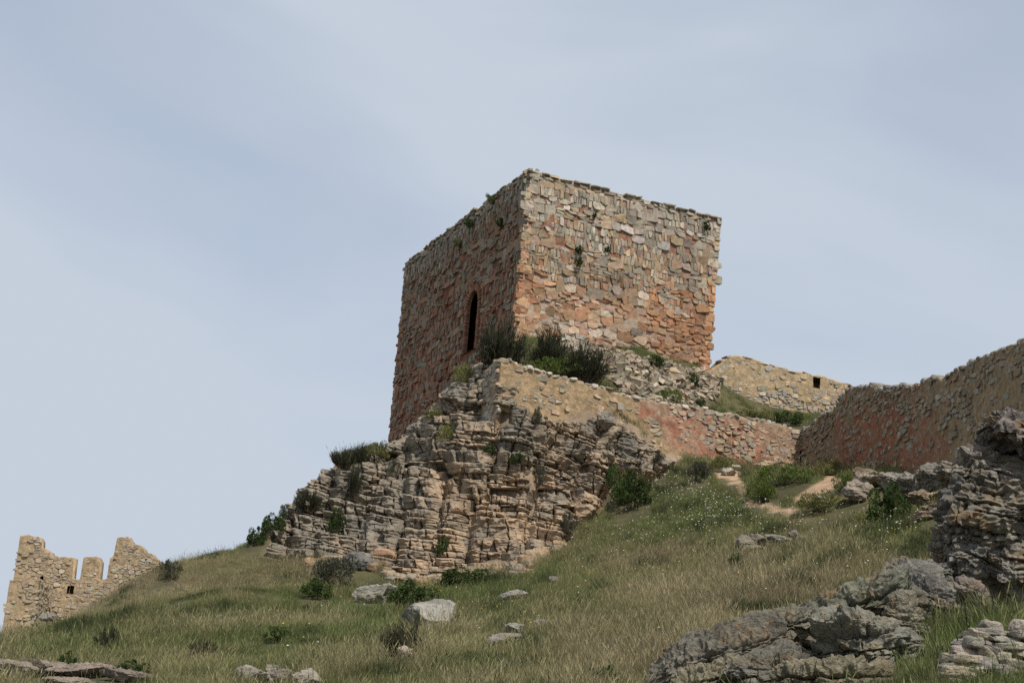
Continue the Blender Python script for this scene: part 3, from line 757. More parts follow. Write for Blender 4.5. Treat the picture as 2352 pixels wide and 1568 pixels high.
def build_crag():
    r = np.random.default_rng(5)
    root = tag(thing('crag', None, None, P(1050, 1330, 56)), kind='structure')
    # coarse sight of the hillside, then a fine sheet of rock over it
    cx = np.arange(570, 1609, 8.); cy = np.arange(800, 1369, 8.); ys = np.arange(52, 72, .12)
    CXg, CYg = np.meshgrid(cx, cy); Yd = np.full(CXg.shape, np.nan)
    D = FWD[None] + RGT[None] * ((CXg.ravel() - CX) / FOC)[:, None] - UPV[None] * ((CYg.ravel() - CY) / FOC)[:, None]; D = D / D[:, 1:2]
    und = np.zeros((len(D), len(ys)), bool)
    for j, yy in enumerate(ys):
        q = D * yy; und[:, j] = (q[:, 2] < H(q)) & ~in_poly(q[:, :2], backpoly)
    got = und.any(1); k = np.argmax(und, 1); Yv = np.where(got, ys[k], 1e3); Yd = Yv.reshape(CXg.shape)
    Yd = np.minimum(Yd, 69.0)
    for _ in range(4):      # soften the sheet a little
        Yp = np.pad(Yd, 1, mode='edge'); Yd = (Yp[1:-1, 1:-1]*4 + Yp[:-2, 1:-1] + Yp[2:, 1:-1] + Yp[1:-1, :-2] + Yp[1:-1, 2:]) / 8
    SP = 2.0; fxs = np.arange(590, 1590, SP); fys = np.arange(815, 1352, SP); X, Y = np.meshgrid(fxs, fys); x = X.ravel(); y = Y.ravel()
    u = (x - cx[0]) / 8; v = (y - cy[0]) / 8; i = u.astype(int); j = v.astype(int); fu = u - i; fv = v - j
    dep = (Yd[j, i]*(1-fu) + Yd[j, i+1]*fu)*(1-fv) + (Yd[j+1, i]*(1-fu) + Yd[j+1, i+1]*fu)*fv
    D = FWD[None] + RGT[None] * ((x - CX) / FOC)[:, None] - UPV[None] * ((y - CY) / FOC)[:, None]; B = D * (dep / D[:, 1])[:, None]
    G3 = B.reshape(*X.shape, 3); nrmv = np.cross(np.gradient(G3, axis=1), np.gradient(G3, axis=0)).reshape(-1, 3); nrmv = nrm_rows(nrmv); nrmv *= -np.sign(np.sum(nrmv * B, 1))[:, None]
    run = np.clip(nrmv[:, 2] / np.maximum(.3, np.hypot(nrmv[:, 0], nrmv[:, 1])), .2, 1.5)
    out = nrm_rows(np.c_[nrmv[:, 0]*.6, nrmv[:, 1]*.6 - .55, np.zeros(len(x))])
    xs = np.array([560, 600, 900, 905, 1050, 1055, 1150, 1215, 1300, 1310, 1600.]); sl = np.array([.16, .16, .20, .08, .05, .02, .06, .26, .38, .44, .44])
    bx = np.arange(560, 1610.); slope = np.interp(bx, xs, sl); bend = np.interp(x, bx, np.concatenate([[0], np.cumsum(slope)[:-1]]))
    gul = [((640,1290),(700,1110)), ((715,1295),(765,1075)), ((800,1295),(885,1050)), ((905,1345),(928,1010)), ((985,1330),(1040,940)), ((1055,1320),(1085,1130)), ((1120,1140),(1150,920)), ((1195,1310),(1245,1050)), ((1240,1130),(1215,930)), ((1310,1235),(1330,1090)), ((1330,1090),(1400,950))]
    wob = 14*fbm(np.c_[x/70, y/70, np.zeros(len(x))], 3)
    gd = np.full(len(x), 1e9); col = np.zeros(len(x), int)
    for (a, b_) in gul:
        t = (y - a[1]) / (b_[1] - a[1]); lx = a[0] + (b_[0] - a[0]) * t + wob; on = (t > -.1) & (t < 1.05)
        gd = np.where(on, np.minimum(gd, np.abs(x - lx)), gd); col += (x > lx) & on
    m = dep / FOC; warpx = 9*fbm(np.c_[x/26, y/26, np.full(len(x), 3.)], 3); warps = 7*fbm(np.c_[x/60, y/30, np.full(len(x), 7.)], 3)
    S = y - bend + warps; disp = np.zeros(len(x)); tint = np.zeros((len(x), 3)); bedc = np.zeros(len(x)); blk = np.zeros(len(x))
    for c in range(col.max() + 1):
        mk = col == c
        if not mk.any(): continue
        bd = Beds(300, 1500, [8, 13, 20, 30, 46], [.16, .25, .26, .20, .13], (.8, 2.4), 60 + c); k, h, dj, ds, f, dp = bd(x[mk] + warpx[mk], S[mk])
        th = (bd.e[k+1] - bd.e[k]) * m[mk]
        d = .17*bd.off[k] + .13*h + bd.tilt*m[mk]*.45 + (0.5 - f)*np.minimum(th*run[mk]*1.15, .75)
        big = sstep(9, 22, th/m[mk])
        d -= (.10 + .12*(h > .2)) * np.exp(-(dj/1.9)**2) + .13*np.exp(-(ds/1.7)**2) + .055*np.exp(-(dp/1.3)**2)*big
        d -= .03*(1 - sstep(0, 4, np.minimum(dj, ds)))
        disp[mk] = d; bedc[mk] = bd.off[k]; blk[mk] = h
    # long steep fractures that cut across the beds
    fr = Beds(0, 2400, [22, 45, 80], [.3, .4, .3], (2.0, 5.0), 777); kf, hf, djf, dsf, ff, dpf = fr(y*.9 - x*.25 + 20*fbm(np.c_[x/50, y/50, np.full(len(x), 9.)], 3), x*.95 + y*.32 + 12*fbm(np.c_[x/40, y/40, np.full(len(x), 5.)], 3))
    disp += .15*fr.off[kf] + .10*hf - .20*np.exp(-(dsf/2.2)**2)*(fr.off[kf] > -.3)
    gw = np.clip(.75 + 1.1*fbm(np.c_[x/55, y/55, np.full(len(x), 14.)], 2), .1, 1.3)
    disp += gw*(.60*sstep(0, 26, gd) - .45) + .50*fbm(np.c_[x/85, y/85, np.full(len(x), 4.)], 2)
    disp += .10*fbm(B/.5, 5, .62) + .06*(1 - 2.4*np.abs(vnoise(B/.26))) + .05*_perm[(np.floor(B[:, 0]/.23 + warpx*.1).astype(np.int64)*73856093 ^ np.floor(B[:, 2]/.17 + warps*.1).astype(np.int64)*19349663) & 0xffff]
    ins = in_poly(np.c_[x, y], CLIFF); pd = poly_dist(np.c_[x, y], CLIFF); pd = np.where(ins, pd, -pd)
    disp -= .75*(1 - sstep(-6, 14, pd))
    V = B + out*disp[:, None]
    nz = fbm(np.c_[x/80, y/55, np.full(len(x), 2.)], 3)
    warm = np.clip(sstep(1000, 1190, y)*sstep(880, 1020, x)*.75 + .04 + 1.0*nz + .2*blk + .14*bedc, 0, 1)[:, None]
    tint = np.array([.245,.21,.16])*(1-warm) + np.array([.39,.282,.185])*warm; tint = tint*(1 + .12*blk + .10*bedc)[:, None]
    ny, nx = X.shape; idx = np.arange(nx*ny).reshape(ny, nx); F = np.stack([idx[:-1, :-1], idx[1:, :-1], idx[1:, 1:], idx[:-1, 1:]], -1).reshape(-1, 4)
    okv = (pd > -8) & (dep < 68.5) & ~in_poly(B[:, :2], backpoly); F = F[okv[F].all(1)]
    dd = dep[F]; F = F[(dd.max(1) - dd.min(1)) < 1.0]
    use = np.unique(F); mp = np.full(len(x), -1); mp[use] = np.arange(len(use))
    link('rock_face', make_mesh('rock_face', V[use], mp[F], tint[use], M_ROCK, False), root)
    stones = []
    # loose dry stones piled under the corner of the wall
    y0 = 838.
    while y0 < 925:
        x0 = 1078 + max(0, 880 - y0)*.75
        while x0 < 1172:
            w = r.uniform(11, 24); th = r.uniform(8, 13); p = hit(x0 + w/2, y0 + r.normal(0, 2), 50, 72); x0 += w
            if p is None or in_poly(p[None, :2], backpoly)[0]: continue
            mm = p[1]/FOC; V2, F2 = block(p + (0, -.12 + r.uniform(-.1, .1), 0), tilt(r.normal(0, 9), r.normal(0, 20)), (w/2*mm*1.1, th/2*mm*1.1, .25), 4, 6, .28, .06, r=r)
            stones.append((w*th, V2, F2, pick([(.34,.285,.21),(.30,.255,.19),(.38,.31,.22),(.27,.23,.175)], r)))
        y0 += 9.5
    # fallen stones along its foot
    foot = [(1290,1247),(1240,1280),(1190,1315),(1080,1320),(1030,1338),(960,1340),(900,1345),(890,1300),(800,1296),(720,1294)]
    for i in range(120):
        k = r.integers(len(foot) - 1); a = np.array(foot[k]); b = np.array(foot[k+1]); q = a + (b - a) * r.random() + r.normal(0, 7, 2)
        p = hit(*q, 45, 70); sz = r.uniform(.08, .26)
        if p is None: continue
        ax = rot_axes(rot_axes(np.eye(3), r.uniform(0, 6.28), 2), r.normal(0, .3), 0)
        V, F = block(p + (0, 0, sz*.3), ax, (sz*r.uniform(1, 1.7), sz, sz*.7), 4, 4, .25, .05, fb=.04, fs=.3, r=r)
        stones.append((sz*sz*.5, V, F, pick([(.36,.27,.18),(.30,.25,.19),(.38,.25,.15)], r)))
    emit(stones, root, 'loose_stone', M_ROCK, 300, 'stone_litter')
build_crag()

# ------------------------------------------------------------------ rubble bank under the tower
def build_bank():
    r = np.random.default_rng(41)
    root = thing('rubble_bank', 'sloping bank of loose pale stones below the right face of the tower', 'rubble', P(1480, 900, 65))
    st = []; lo = np.min(BANK, 0); hi = np.max(BANK, 0); n = 0
    while n < 640:
        q = r.uniform(lo, hi); 
        if not in_poly(q[None], BANK)[0]: continue
        n += 1
        p = hit(*q, 60, 80)
        if p is None or not in_poly(p[None, :2], backpoly)[0]: continue
        sz = r.uniform(.045, .14) * (1 if r.random() < .85 else 1.5)
        ax = rot_axes(rot_axes(rot_axes(np.eye(3), r.uniform(0, 6.28), 2), r.normal(0, .45), 0), r.normal(0, .3), 1)
        V, F = block(p + (0, -.02, sz*.35), ax, (sz*r.uniform(1, 1.6), sz, sz*r.uniform(.5, .85)), 1, 12, .45, .0, r=r)
        st.append((sz*sz, V, F, pick([(.34,.285,.205),(.37,.31,.225),(.29,.235,.17),(.32,.25,.17),(.22,.19,.145)], r, .22)))
    # broken stub of masonry at the top of the bank
    for i in range(46):
        q = (r.uniform(1288, 1345), 0); y = np.interp(q[0], [1288, 1320, 1345], [774, 772, 784]) + r.uniform(0, 38)
        p = P(q[0], y, 65.2 + (q[0] - 1290) * .008); sz = r.uniform(.1, .2)
        V, F = block(p, rot_axes(RF.ax, r.normal(0, .15), 2), (sz*1.3, sz*.75, .3), 1, 12, .3, .0, r=r)
        st.append((sz*sz*1.1, V, F, pick([(.42,.37,.29),(.40,.33,.25),(.36,.31,.25)], r)))
    emit(st, root, 'stone', M_STONE, 300, 'small_stones')
build_bank()

# ------------------------------------------------------------------ boulders and outcrops
def chunk(c, ax, half, seed, n=18, fb=.10, fs=.5, k=3.0, planes=9, strata=0.0, sf=6.0, bed=0.0):
    r = np.random.default_rng(seed); V, F = rounded(n, k); q = V.copy()
    for i in range(planes + 4):
        d = nrm(r.normal(0, 1, 3)); h = r.uniform(.55, .85); q = q - np.maximum(0, q @ d - h)[:, None] * d * .92
    half = np.asarray(half, float); nn = nrm_rows((q / half)); q = q * half
    W = np.asarray(c) + q @ np.asarray(ax); nw = nn @ np.asarray(ax)
    d = fb * fbm(W / fs + seed * 3.1, 6, .62) + fb * .5 * (1 - 2.4 * np.abs(vnoise(W / (fs * .6) + seed))) + fb * .32 * (1 - 2.4 * np.abs(vnoise(W / (fs * .22) + seed)))
    for sc_, am in ((fs*.55, .34), (fs*.25, .2)):
        wv = W/sc_ + .5*np.stack([fbm(W/(sc_*1.3) + 5*a_ + seed, 2) for a_ in range(3)], 1) + seed; fl = np.floor(wv @ np.array([[.8, .5, -.3], [-.55, .8, .2], [.25, .1, .95]])).astype(np.int64)
        d = d + fb*am*_perm[(fl[:, 0]*73856093 ^ fl[:, 1]*19349663 ^ fl[:, 2]*83492791) & 0xffff]
    if strata:
        y = q[:, 1] * sf + 1.1 * fbm(W / .6 + seed, 3); d = d + strata * (np.abs((y % 1.0) - .45) * -2 + .5) * (1 - np.abs(nn[:, 1]))
    if bed:
        wq = q + .35*bed*np.stack([fbm(W/(bed*1.5) + 3 + a, 3) for a in range(3)], 1)
        kk, h, dj, ds, f, dp = Beds(-6, 6, [bed*.5, bed, bed*1.5], [.35, .4, .25], (1.1, 2.4), seed % 997)(wq[:, 0] + wq[:, 2]*.8 + 20, wq[:, 1])
        side = 1 - .7*np.abs(nn[:, 1])
        d = d + side*bed*(.30*h - .5*np.exp(-(dj/(.10*bed))**2) - .5*np.exp(-(ds/(.10*bed))**2) - .2*np.exp(-(dp/(.07*bed))**2))
    return W + nw * d[:, None], F
def boulder(name, label, pieces, tintpal, mat, cat='rock', kindname='rock', strata=.0, sf=6., n=18, fbk=1.0, group=None, bed=0.0):
    """pieces: (px, py, Y, half width px, half height px, half depth m, tilt deg, yaw deg); one piece -> one mesh, more -> parts"""
    r = np.random.default_rng(abs(hash(name + str(pieces[0][:2]))) % 1000 if False else int(pieces[0][0] * 7 + pieces[0][1]) % 9973)
    meshes = []
    for i, a in enumerate(pieces):
        px, py, Y, hw, hh, hd, tl, yw = a[:8]
        if name == 'rock_ridge': Y = min(Y, g(px, min(py + hh*.5, 1600)) + .15)
        m = Y / FOC; c = P(px, py, Y); CLEAR.append((c[0], c[1], hw*m, hd))
        half = (hw*m*1.12, hh*m*1.12, hd); sz = min(half)
        V, F = chunk(c, tilt(tl, yw), half, int(px*3 + py) % 5000 + i, n, fb=min(.16, .22*sz)*fbk, fs=max(.18, 1.1*sz), strata=min(strata, .25*sz), sf=sf, bed=min(bed, .5*sz))
        meshes.append((V, F, pick(tintpal, r)))
    if len(meshes) == 1:
        o = link(name, make_mesh(name, meshes[0][0], meshes[0][1], meshes[0][2], mat)); return tag(o, label, cat, group)
    lo = np.concatenate([m[0] for m in meshes]); base = np.array([lo[:, 0].mean(), lo[:, 1].mean(), lo[:, 2].min()])
    t = thing(name, label, cat, base, group)
    for (V, F, c) in meshes: link(kindname, make_mesh(kindname, V, F, c, mat), t)
    return t
DG = [(.21,.195,.17),(.18,.165,.145),(.25,.22,.18)]; LG = [(.31,.285,.25),(.28,.255,.215)]; WR = [(.30,.24,.17),(.27,.225,.17)]
BEDDED = dict(bed=.16)
def g(px, py):
    p = hit(px, py); return p[1] if p is not None else 50.0
def build_rocks():
    boulder('rock_outcrop', 'tall dark grey layered crag rising at the right edge of the picture', [
        (2365,1005,24.7,118,58,.8,-17,0),(2205,1088,25.0,42,36,.5,-12,0),(2345,1195,24.9,190,165,.9,-4,0),(2215,1195,24.8,62,105,.6,5,0),(2250,1285,24.5,80,52,.5,-22,0),(2480,1130,25.4,160,210,1.0,0,0),(2290,1090,24.9,85,58,.6,-14,0),(2172,1270,24.9,30,55,.4,0,0),(2360,1300,24.9,120,75,.6,-6,0)],
        DG, M_GREY, kindname='rock_block', n=54, fbk=1.1, bed=.19)
    boulder('rock_outcrop', 'grey rock block and rubble lying in front of the tall dark crag', [
        (2105,1345,23.6,74,48,.5,-18,0),(2150,1388,23.3,74,48,.5,-14,0),(2135,1318,24.2,58,44,.5,-8,0),(2232,1372,23.2,62,36,.4,-24,0),(2070,1322,23.9,34,20,.4,-10,0),(2190,1412,23.0,60,26,.4,-12,0)], [(.22,.20,.17),(.19,.175,.15)], M_GREY, kindname='rock_block', n=40, bed=.1)
    boulder('rock_ridge', 'long lichen covered rock ledge slanting up across the lower right corner', [
        (1680,1505,21.0,175,58,.6,21,0),(1640,1565,20.6,150,50,.6,16,0),(1950,1410,22.0,165,58,.6,19,0),(1800,1440,21.4,90,44,.5,20,0),(2045,1395,22.2,66,56,.5,-12,0),
        (1990,1490,21.4,125,85,.6,10,0),(1930,1560,21.0,130,55,.5,6,0),(1790,1545,20.6,140,62,.6,10,0),(2065,1450,21.8,52,75,.5,0,0)],
        [(.22,.203,.155),(.19,.176,.138),(.245,.215,.15)], M_GREY, kindname='rock_block', n=62, fbk=1.15, bed=.15)
    # the heap of thin layered stones in the corner
    r = np.random.default_rng(77); t = thing('layered_rock', 'small outcrop of thin pale stacked stones in the bottom right corner', 'rock', P(2300, 1590, 17))
    st = []
    for row in range(11):
        y = 1455 + row * 13.5; x0 = np.interp(row, [0, 3, 6, 10], [2235, 2195, 2168, 2160]); x = x0 + r.uniform(-8, 8)
        while x < 2480:
            w = r.uniform(34, 92); th = r.uniform(8, 12); c = P(x + w/2, y + 5*math.sin(x/60) + (x - 2250)*.05, 17.0 - row*.035 + r.uniform(-.08, .08)); m = 17/FOC
            V, F = block(c, tilt(-3 + r.normal(0, 7), r.normal(0, 12)), (w/2*m*1.06, th*m, r.uniform(.18, .3)), 9, 7, .32, .03, fb=.035, fs=.13, r=r)
            st.append((w*th, V, F, pick([(.40,.35,.28),(.34,.31,.26),(.44,.37,.27),(.29,.265,.23)], r))); x += w * .9
    for (x, y, w, h) in ((2280, 1443, 22, 16), (2345, 1450, 25, 22), (2262, 1436, 12, 9)):
        V, F = block(P(x, y, 17.3), tilt(r.normal(0, 20)), (w*17/FOC, h*17/FOC, .12), 7, 3.5, .3, .03, fb=.03, fs=.15, r=r); st.append((w*h, V, F, (.38,.33,.27)))
    emit(st, t, 'stone', M_GREY)
    S = lambda name, label, pcs, pal, mat=M_ROCK, **kw: boulder(name, label, pcs, pal, mat, **kw)
    def one(px, py, hw, hh, tl=0, d=.5): return (px, py - hh*.85, g(px, py) + .1, hw, hh, d, tl, 0)
    S('boulder', 'pale grey slab boulder in mid slope with a dark bush at its left', [one(990, 1448, 60, 36, 16, .6)], LG, fbk=.5, n=24)
    S('boulder', 'flat grey brown boulder in the grass under the crag', [one(862, 1385, 50, 23, 2, .5)], [(.27,.24,.2)], n=16)
    S('boulder', 'dark rounded boulder with a hollow at the foot of the crag', [one(828, 1305, 38, 18, -5, .5)], [(.19,.18,.16)], n=16)
    S('small_rock', 'small pale rock below the slab boulder', [one(933, 1515, 20, 15, -10, .15)], [(.42,.36,.27)], n=10)
    S('small_rock', 'grey rocks together in the dry grass right of the slab boulder', [one(1182, 1460, 24, 17, 0, .25), one(1168, 1478, 44, 14, 8, .3), one(1240, 1442, 18, 11, 0, .2)], LG, n=12)
    S('small_rock', 'half buried flat slab in the grass between crag and dry meadow', [one(1178, 1375, 32, 11, 16, .3)], LG, n=12)
    S('rock_outcrop', 'low brown outcrop in the middle of the right meadow', [one(1705, 1262, 24, 17, 10, .4), one(1740, 1258, 26, 15, 0, .4), one(1725, 1270, 28, 10, 0, .3)], WR, n=14, kindname='rock_block')
    S('rock_outcrop', 'thin line of pale stones right of the brown meadow outcrop', [one(1795, 1245, 24, 8, 0, .3), one(1845, 1246, 22, 9, 0, .3), one(1770, 1240, 16, 7, 0, .3), one(1825, 1232, 14, 8, 0, .25)], LG, n=12, kindname='rock_block')
    S('rock_outcrop', 'long low broken ledge in the bottom left corner', [one(30, 1552, 90, 19, 0, .5), one(125, 1552, 80, 17, -3, .5), one(205, 1556, 85, 20, 2, .5), one(290, 1564, 60, 16, -5, .4), one(-50, 1560, 60, 18, 0, .4), one(165, 1578, 60, 14, 0, .4)], [(.25,.21,.165),(.28,.235,.18)], n=26, kindname='rock_block', bed=.08)
    S('rock_outcrop', 'scattered pale stones at the bottom edge left of centre', [one(580, 1574, 40, 22, 0, .3), one(645, 1566, 26, 18, 5, .25), one(628, 1550, 18, 13, 0, .2), one(705, 1572, 40, 18, 3, .3), one(560, 1555, 22, 14, 0, .2)], [(.30,.265,.21),(.27,.235,.19)], n=13, kindname='rock_block')
    S('boulder', 'brown layered boulder under the red patch of the curtain wall', [one(1972, 1150, 38, 24, -4, .6)], WR, n=18, strata=.04)
    S('rock_outcrop', 'layered brown rocks at the foot of the curtain wall', [one(2005, 1120, 50, 18, -8, .5), one(2040, 1125, 44, 20, -20, .5), one(1985, 1098, 34, 12, -8, .4)], WR, n=16, kindname='rock_block', bed=.14)
    S('rock_outcrop', 'grey block ledge over tan stones left of the tall dark crag', [one(2085, 1150, 48, 36, -22, .6), one(2150, 1122, 58, 27, -4, .6), one(2120, 1165, 42, 18, -10, .4), one(2160, 1180, 44, 14, 0, .4), one(2130, 1195, 36, 13, 0, .4), one(2165, 1150, 36, 12, -4, .4)], [(.27,.25,.215),(.34,.26,.18)], n=28, kindname='rock_block', bed=.16)
    S('small_rock', 'pale stones beside the dirt path below the low wall', [one(1672, 1092, 22, 9, 10, .3), one(1690, 1080, 14, 7, 0, .2), one(1655, 1085, 12, 6, 0, .2)], [(.42,.37,.30)], n=10)
    S('boulder', 'rounded boulder perched on the upper right shoulder of the crag', [one(1398, 985, 24, 22, 0, .4)], [(.27,.23,.18)], n=14)
    S('rock_outcrop', 'reddish rocks at the inner corner where the two walls meet', [one(1760, 1080, 26, 12, 8, .3), one(1795, 1078, 24, 14, -6, .3), one(1825, 1076, 18, 12, 0, .3), one(1780, 1066, 20, 9, 12, .25)], [(.38,.25,.17),(.42,.29,.19)], n=12, kindname='rock_block')
    for (x, y, w, lab) in ((1628, 1172, 9, 'tiny pale stone among white flowers on the meadow'), (1272, 1335, 12, 'small grey stone in grass below the right foot of the crag'), (107, 1425, 15, 'pale stone in grass under the distant ruin'), (420, 1545, 10, 'small pale stone low on the left slope'), (790, 1520, 10, 'small pale stone left of the dark bush in mid slope'), (1885, 1148, 12, 'small stone by the bare red earth'), (505, 1420, 9, 'small stone on the brown left slope')):
        S('small_rock', lab, [one(x, y, w, w*.55, r.normal(0, 8), .15)], LG, n=8)
build_rocks()

# ------------------------------------------------------------------ shrubs
def leaf_quads(C, D, L, Wd, r):
    """quads at C along D, length L, width Wd"""
    n = len(C); D = nrm_rows(D); S = nrm_rows(np.cross(D, r.normal(0, 1, (n, 3)))); L = np.broadcast_to(L, n)[:, None]; Wd = np.broadcast_to(Wd, n)[:, None]
    V = np.stack([C - S*Wd*.35, C + S*Wd*.35, C + D*L*.55 + S*Wd*.6, C + D*L, C + D*L*.5 - S*Wd*.6], 1).reshape(-1, 3)
    i = np.arange(n)[:, None] * 5; F = np.concatenate([i + [0, 1, 2, 4]]); F3 = i + np.array([[4, 2, 3]])
    return V, F, F3
def shrub_template(kind, seed):
    r = np.random.default_rng(seed); pal = {'broom': [(.030,.036,.018),(.042,.046,.024),(.055,.05,.03),(.024,.03,.014)], 'leafy': [(.055,.085,.022),(.04,.066,.018),(.08,.11,.03),(.032,.05,.014)],
        'grey': [(.075,.08,.05),(.055,.062,.038),(.10,.10,.065),(.06,.055,.04)], 'weed': [(.11,.15,.035),(.085,.125,.03),(.15,.17,.05),(.065,.10,.022)], 'yellow': [(.16,.165,.05),(.12,.135,.04),(.20,.18,.08),(.09,.10,.03)]}[kind]
    pal = np.array(pal); stems = []; C = []; D = []; Ln = []; Wn = []; tone = []
    if kind == 'broom':
        for s in range(110):
            a = r.uniform(0, 6.283); rad = math.sqrt(r.random()); tip = np.array([math.cos(a)*rad, math.sin(a)*rad, (1 - .45*rad**2) * r.uniform(.45, 1.12)]); base = np.array([tip[0]*.35, tip[1]*.35, 0]); stems.append((base, tip))
            k = 34; t = r.uniform(.2, 1, k); pos = base + (tip - base) * t[:, None] + r.normal(0, .045, (k, 3)); C.append(pos); D.append((tip - base)*.8 + r.normal(0, .35, (k, 3)) + (0, 0, .3)); Ln.append(r.uniform(.10, .2, k)); Wn.append(np.full(k, .022)); tone.append(np.full(k, r.integers(4)))
    else:
        nl = {'leafy': 26, 'grey': 24, 'weed': 34, 'yellow': 34}[kind]
        for s in range(nl):
            a = r.uniform(0, 6.283); rad = math.sqrt(r.random()) * .82; zc = (1 - rad*rad) ** .5 * r.uniform(.2, 1.0); c = np.array([math.cos(a)*rad, math.sin(a)*rad, zc]); stems.append((np.array([c[0]*.3, c[1]*.3, 0]), c))
            k = {'leafy': 115, 'grey': 80, 'weed': 70, 'yellow': 60}[kind]; v = nrm_rows(r.normal(0, 1, (k, 3))); rr = r.uniform(.1, .27) * r.uniform(.4, 1, k)[:, None] ** .6
            C.append(c + v*rr*(1, 1, .85)); D.append(v + r.normal(0, .6, (k, 3)) + (0, 0, .4 if kind == 'leafy' else 1.1)); Ln.append(r.uniform(.05, .11, k) * (1.0 if kind == 'leafy' else 1.5)); Wn.append(np.full(k, .045 if kind == 'leafy' else .024)); tone.append(r.integers(0, 4) * (r.random(k) < .6) + r.integers(0, 4, k) * (r.random(k) < .4))
    C = np.concatenate(C); C[:, 2] = np.maximum(C[:, 2], .02); D = np.concatenate(D); V, F, F3 = leaf_quads(C, D, np.concatenate(Ln), np.concatenate(Wn), r)
    tn = np.clip(np.concatenate(tone), 0, 3).astype(int); col = np.repeat(pal[tn] * r.uniform(.7, 1.6, len(tn))[:, None], 5, 0)
    fm = make_mesh(kind + '_foliage', V, [F, F3], col, M_LEAF)
    b = Batch()
    for (p0, p1) in stems:
        d = nrm(p1 - p0); s = nrm(np.cross(d, [.3, .5, .1])); u = np.cross(d, s); w0, w1 = .014, .005; an = [0, 2.09, 4.19]
        Vs = np.array([p0 + (s*math.cos(a) + u*math.sin(a))*w0 for a in an] + [p1 + (s*math.cos(a) + u*math.sin(a))*w1 for a in an])
        b.add(Vs, np.array([[0, 1, 4, 3], [1, 2, 5, 4], [2, 0, 3, 5]]), (.09, .07, .05))
    return fm, b.mesh(kind + '_stem', M_BARK)
TPL = {k: [shrub_template(k, 100 + i*7 + j) for j in range(3)] for i, k in enumerate(('broom', 'leafy', 'grey', 'weed', 'yellow'))}
def place_shrub(p, w, h, kind, label, idx, name='shrub', group=None, tiltn=None):
    fm, sm = TPL[kind][idx % 3]; root = thing(name, label, 'shrub' if name == 'shrub' else 'plant', p, group)
    root.rotation_euler = (0, 0, (idx * 2.4) % 6.28) if tiltn is None else Vector(nrm(np.array(tiltn) + (0, 0, .9))).to_track_quat('Z', 'Y').to_euler()
    root.scale = (w/2*(.85 + .3*((idx*37) % 10)/10), w/2*(.8 + .3*((idx*53) % 10)/10), h)
    for (nm, me) in (('foliage', fm), ('stem', sm)):
        o = bpy.data.objects.new(nm, me); SC.collection.objects.link(o); o.parent = root
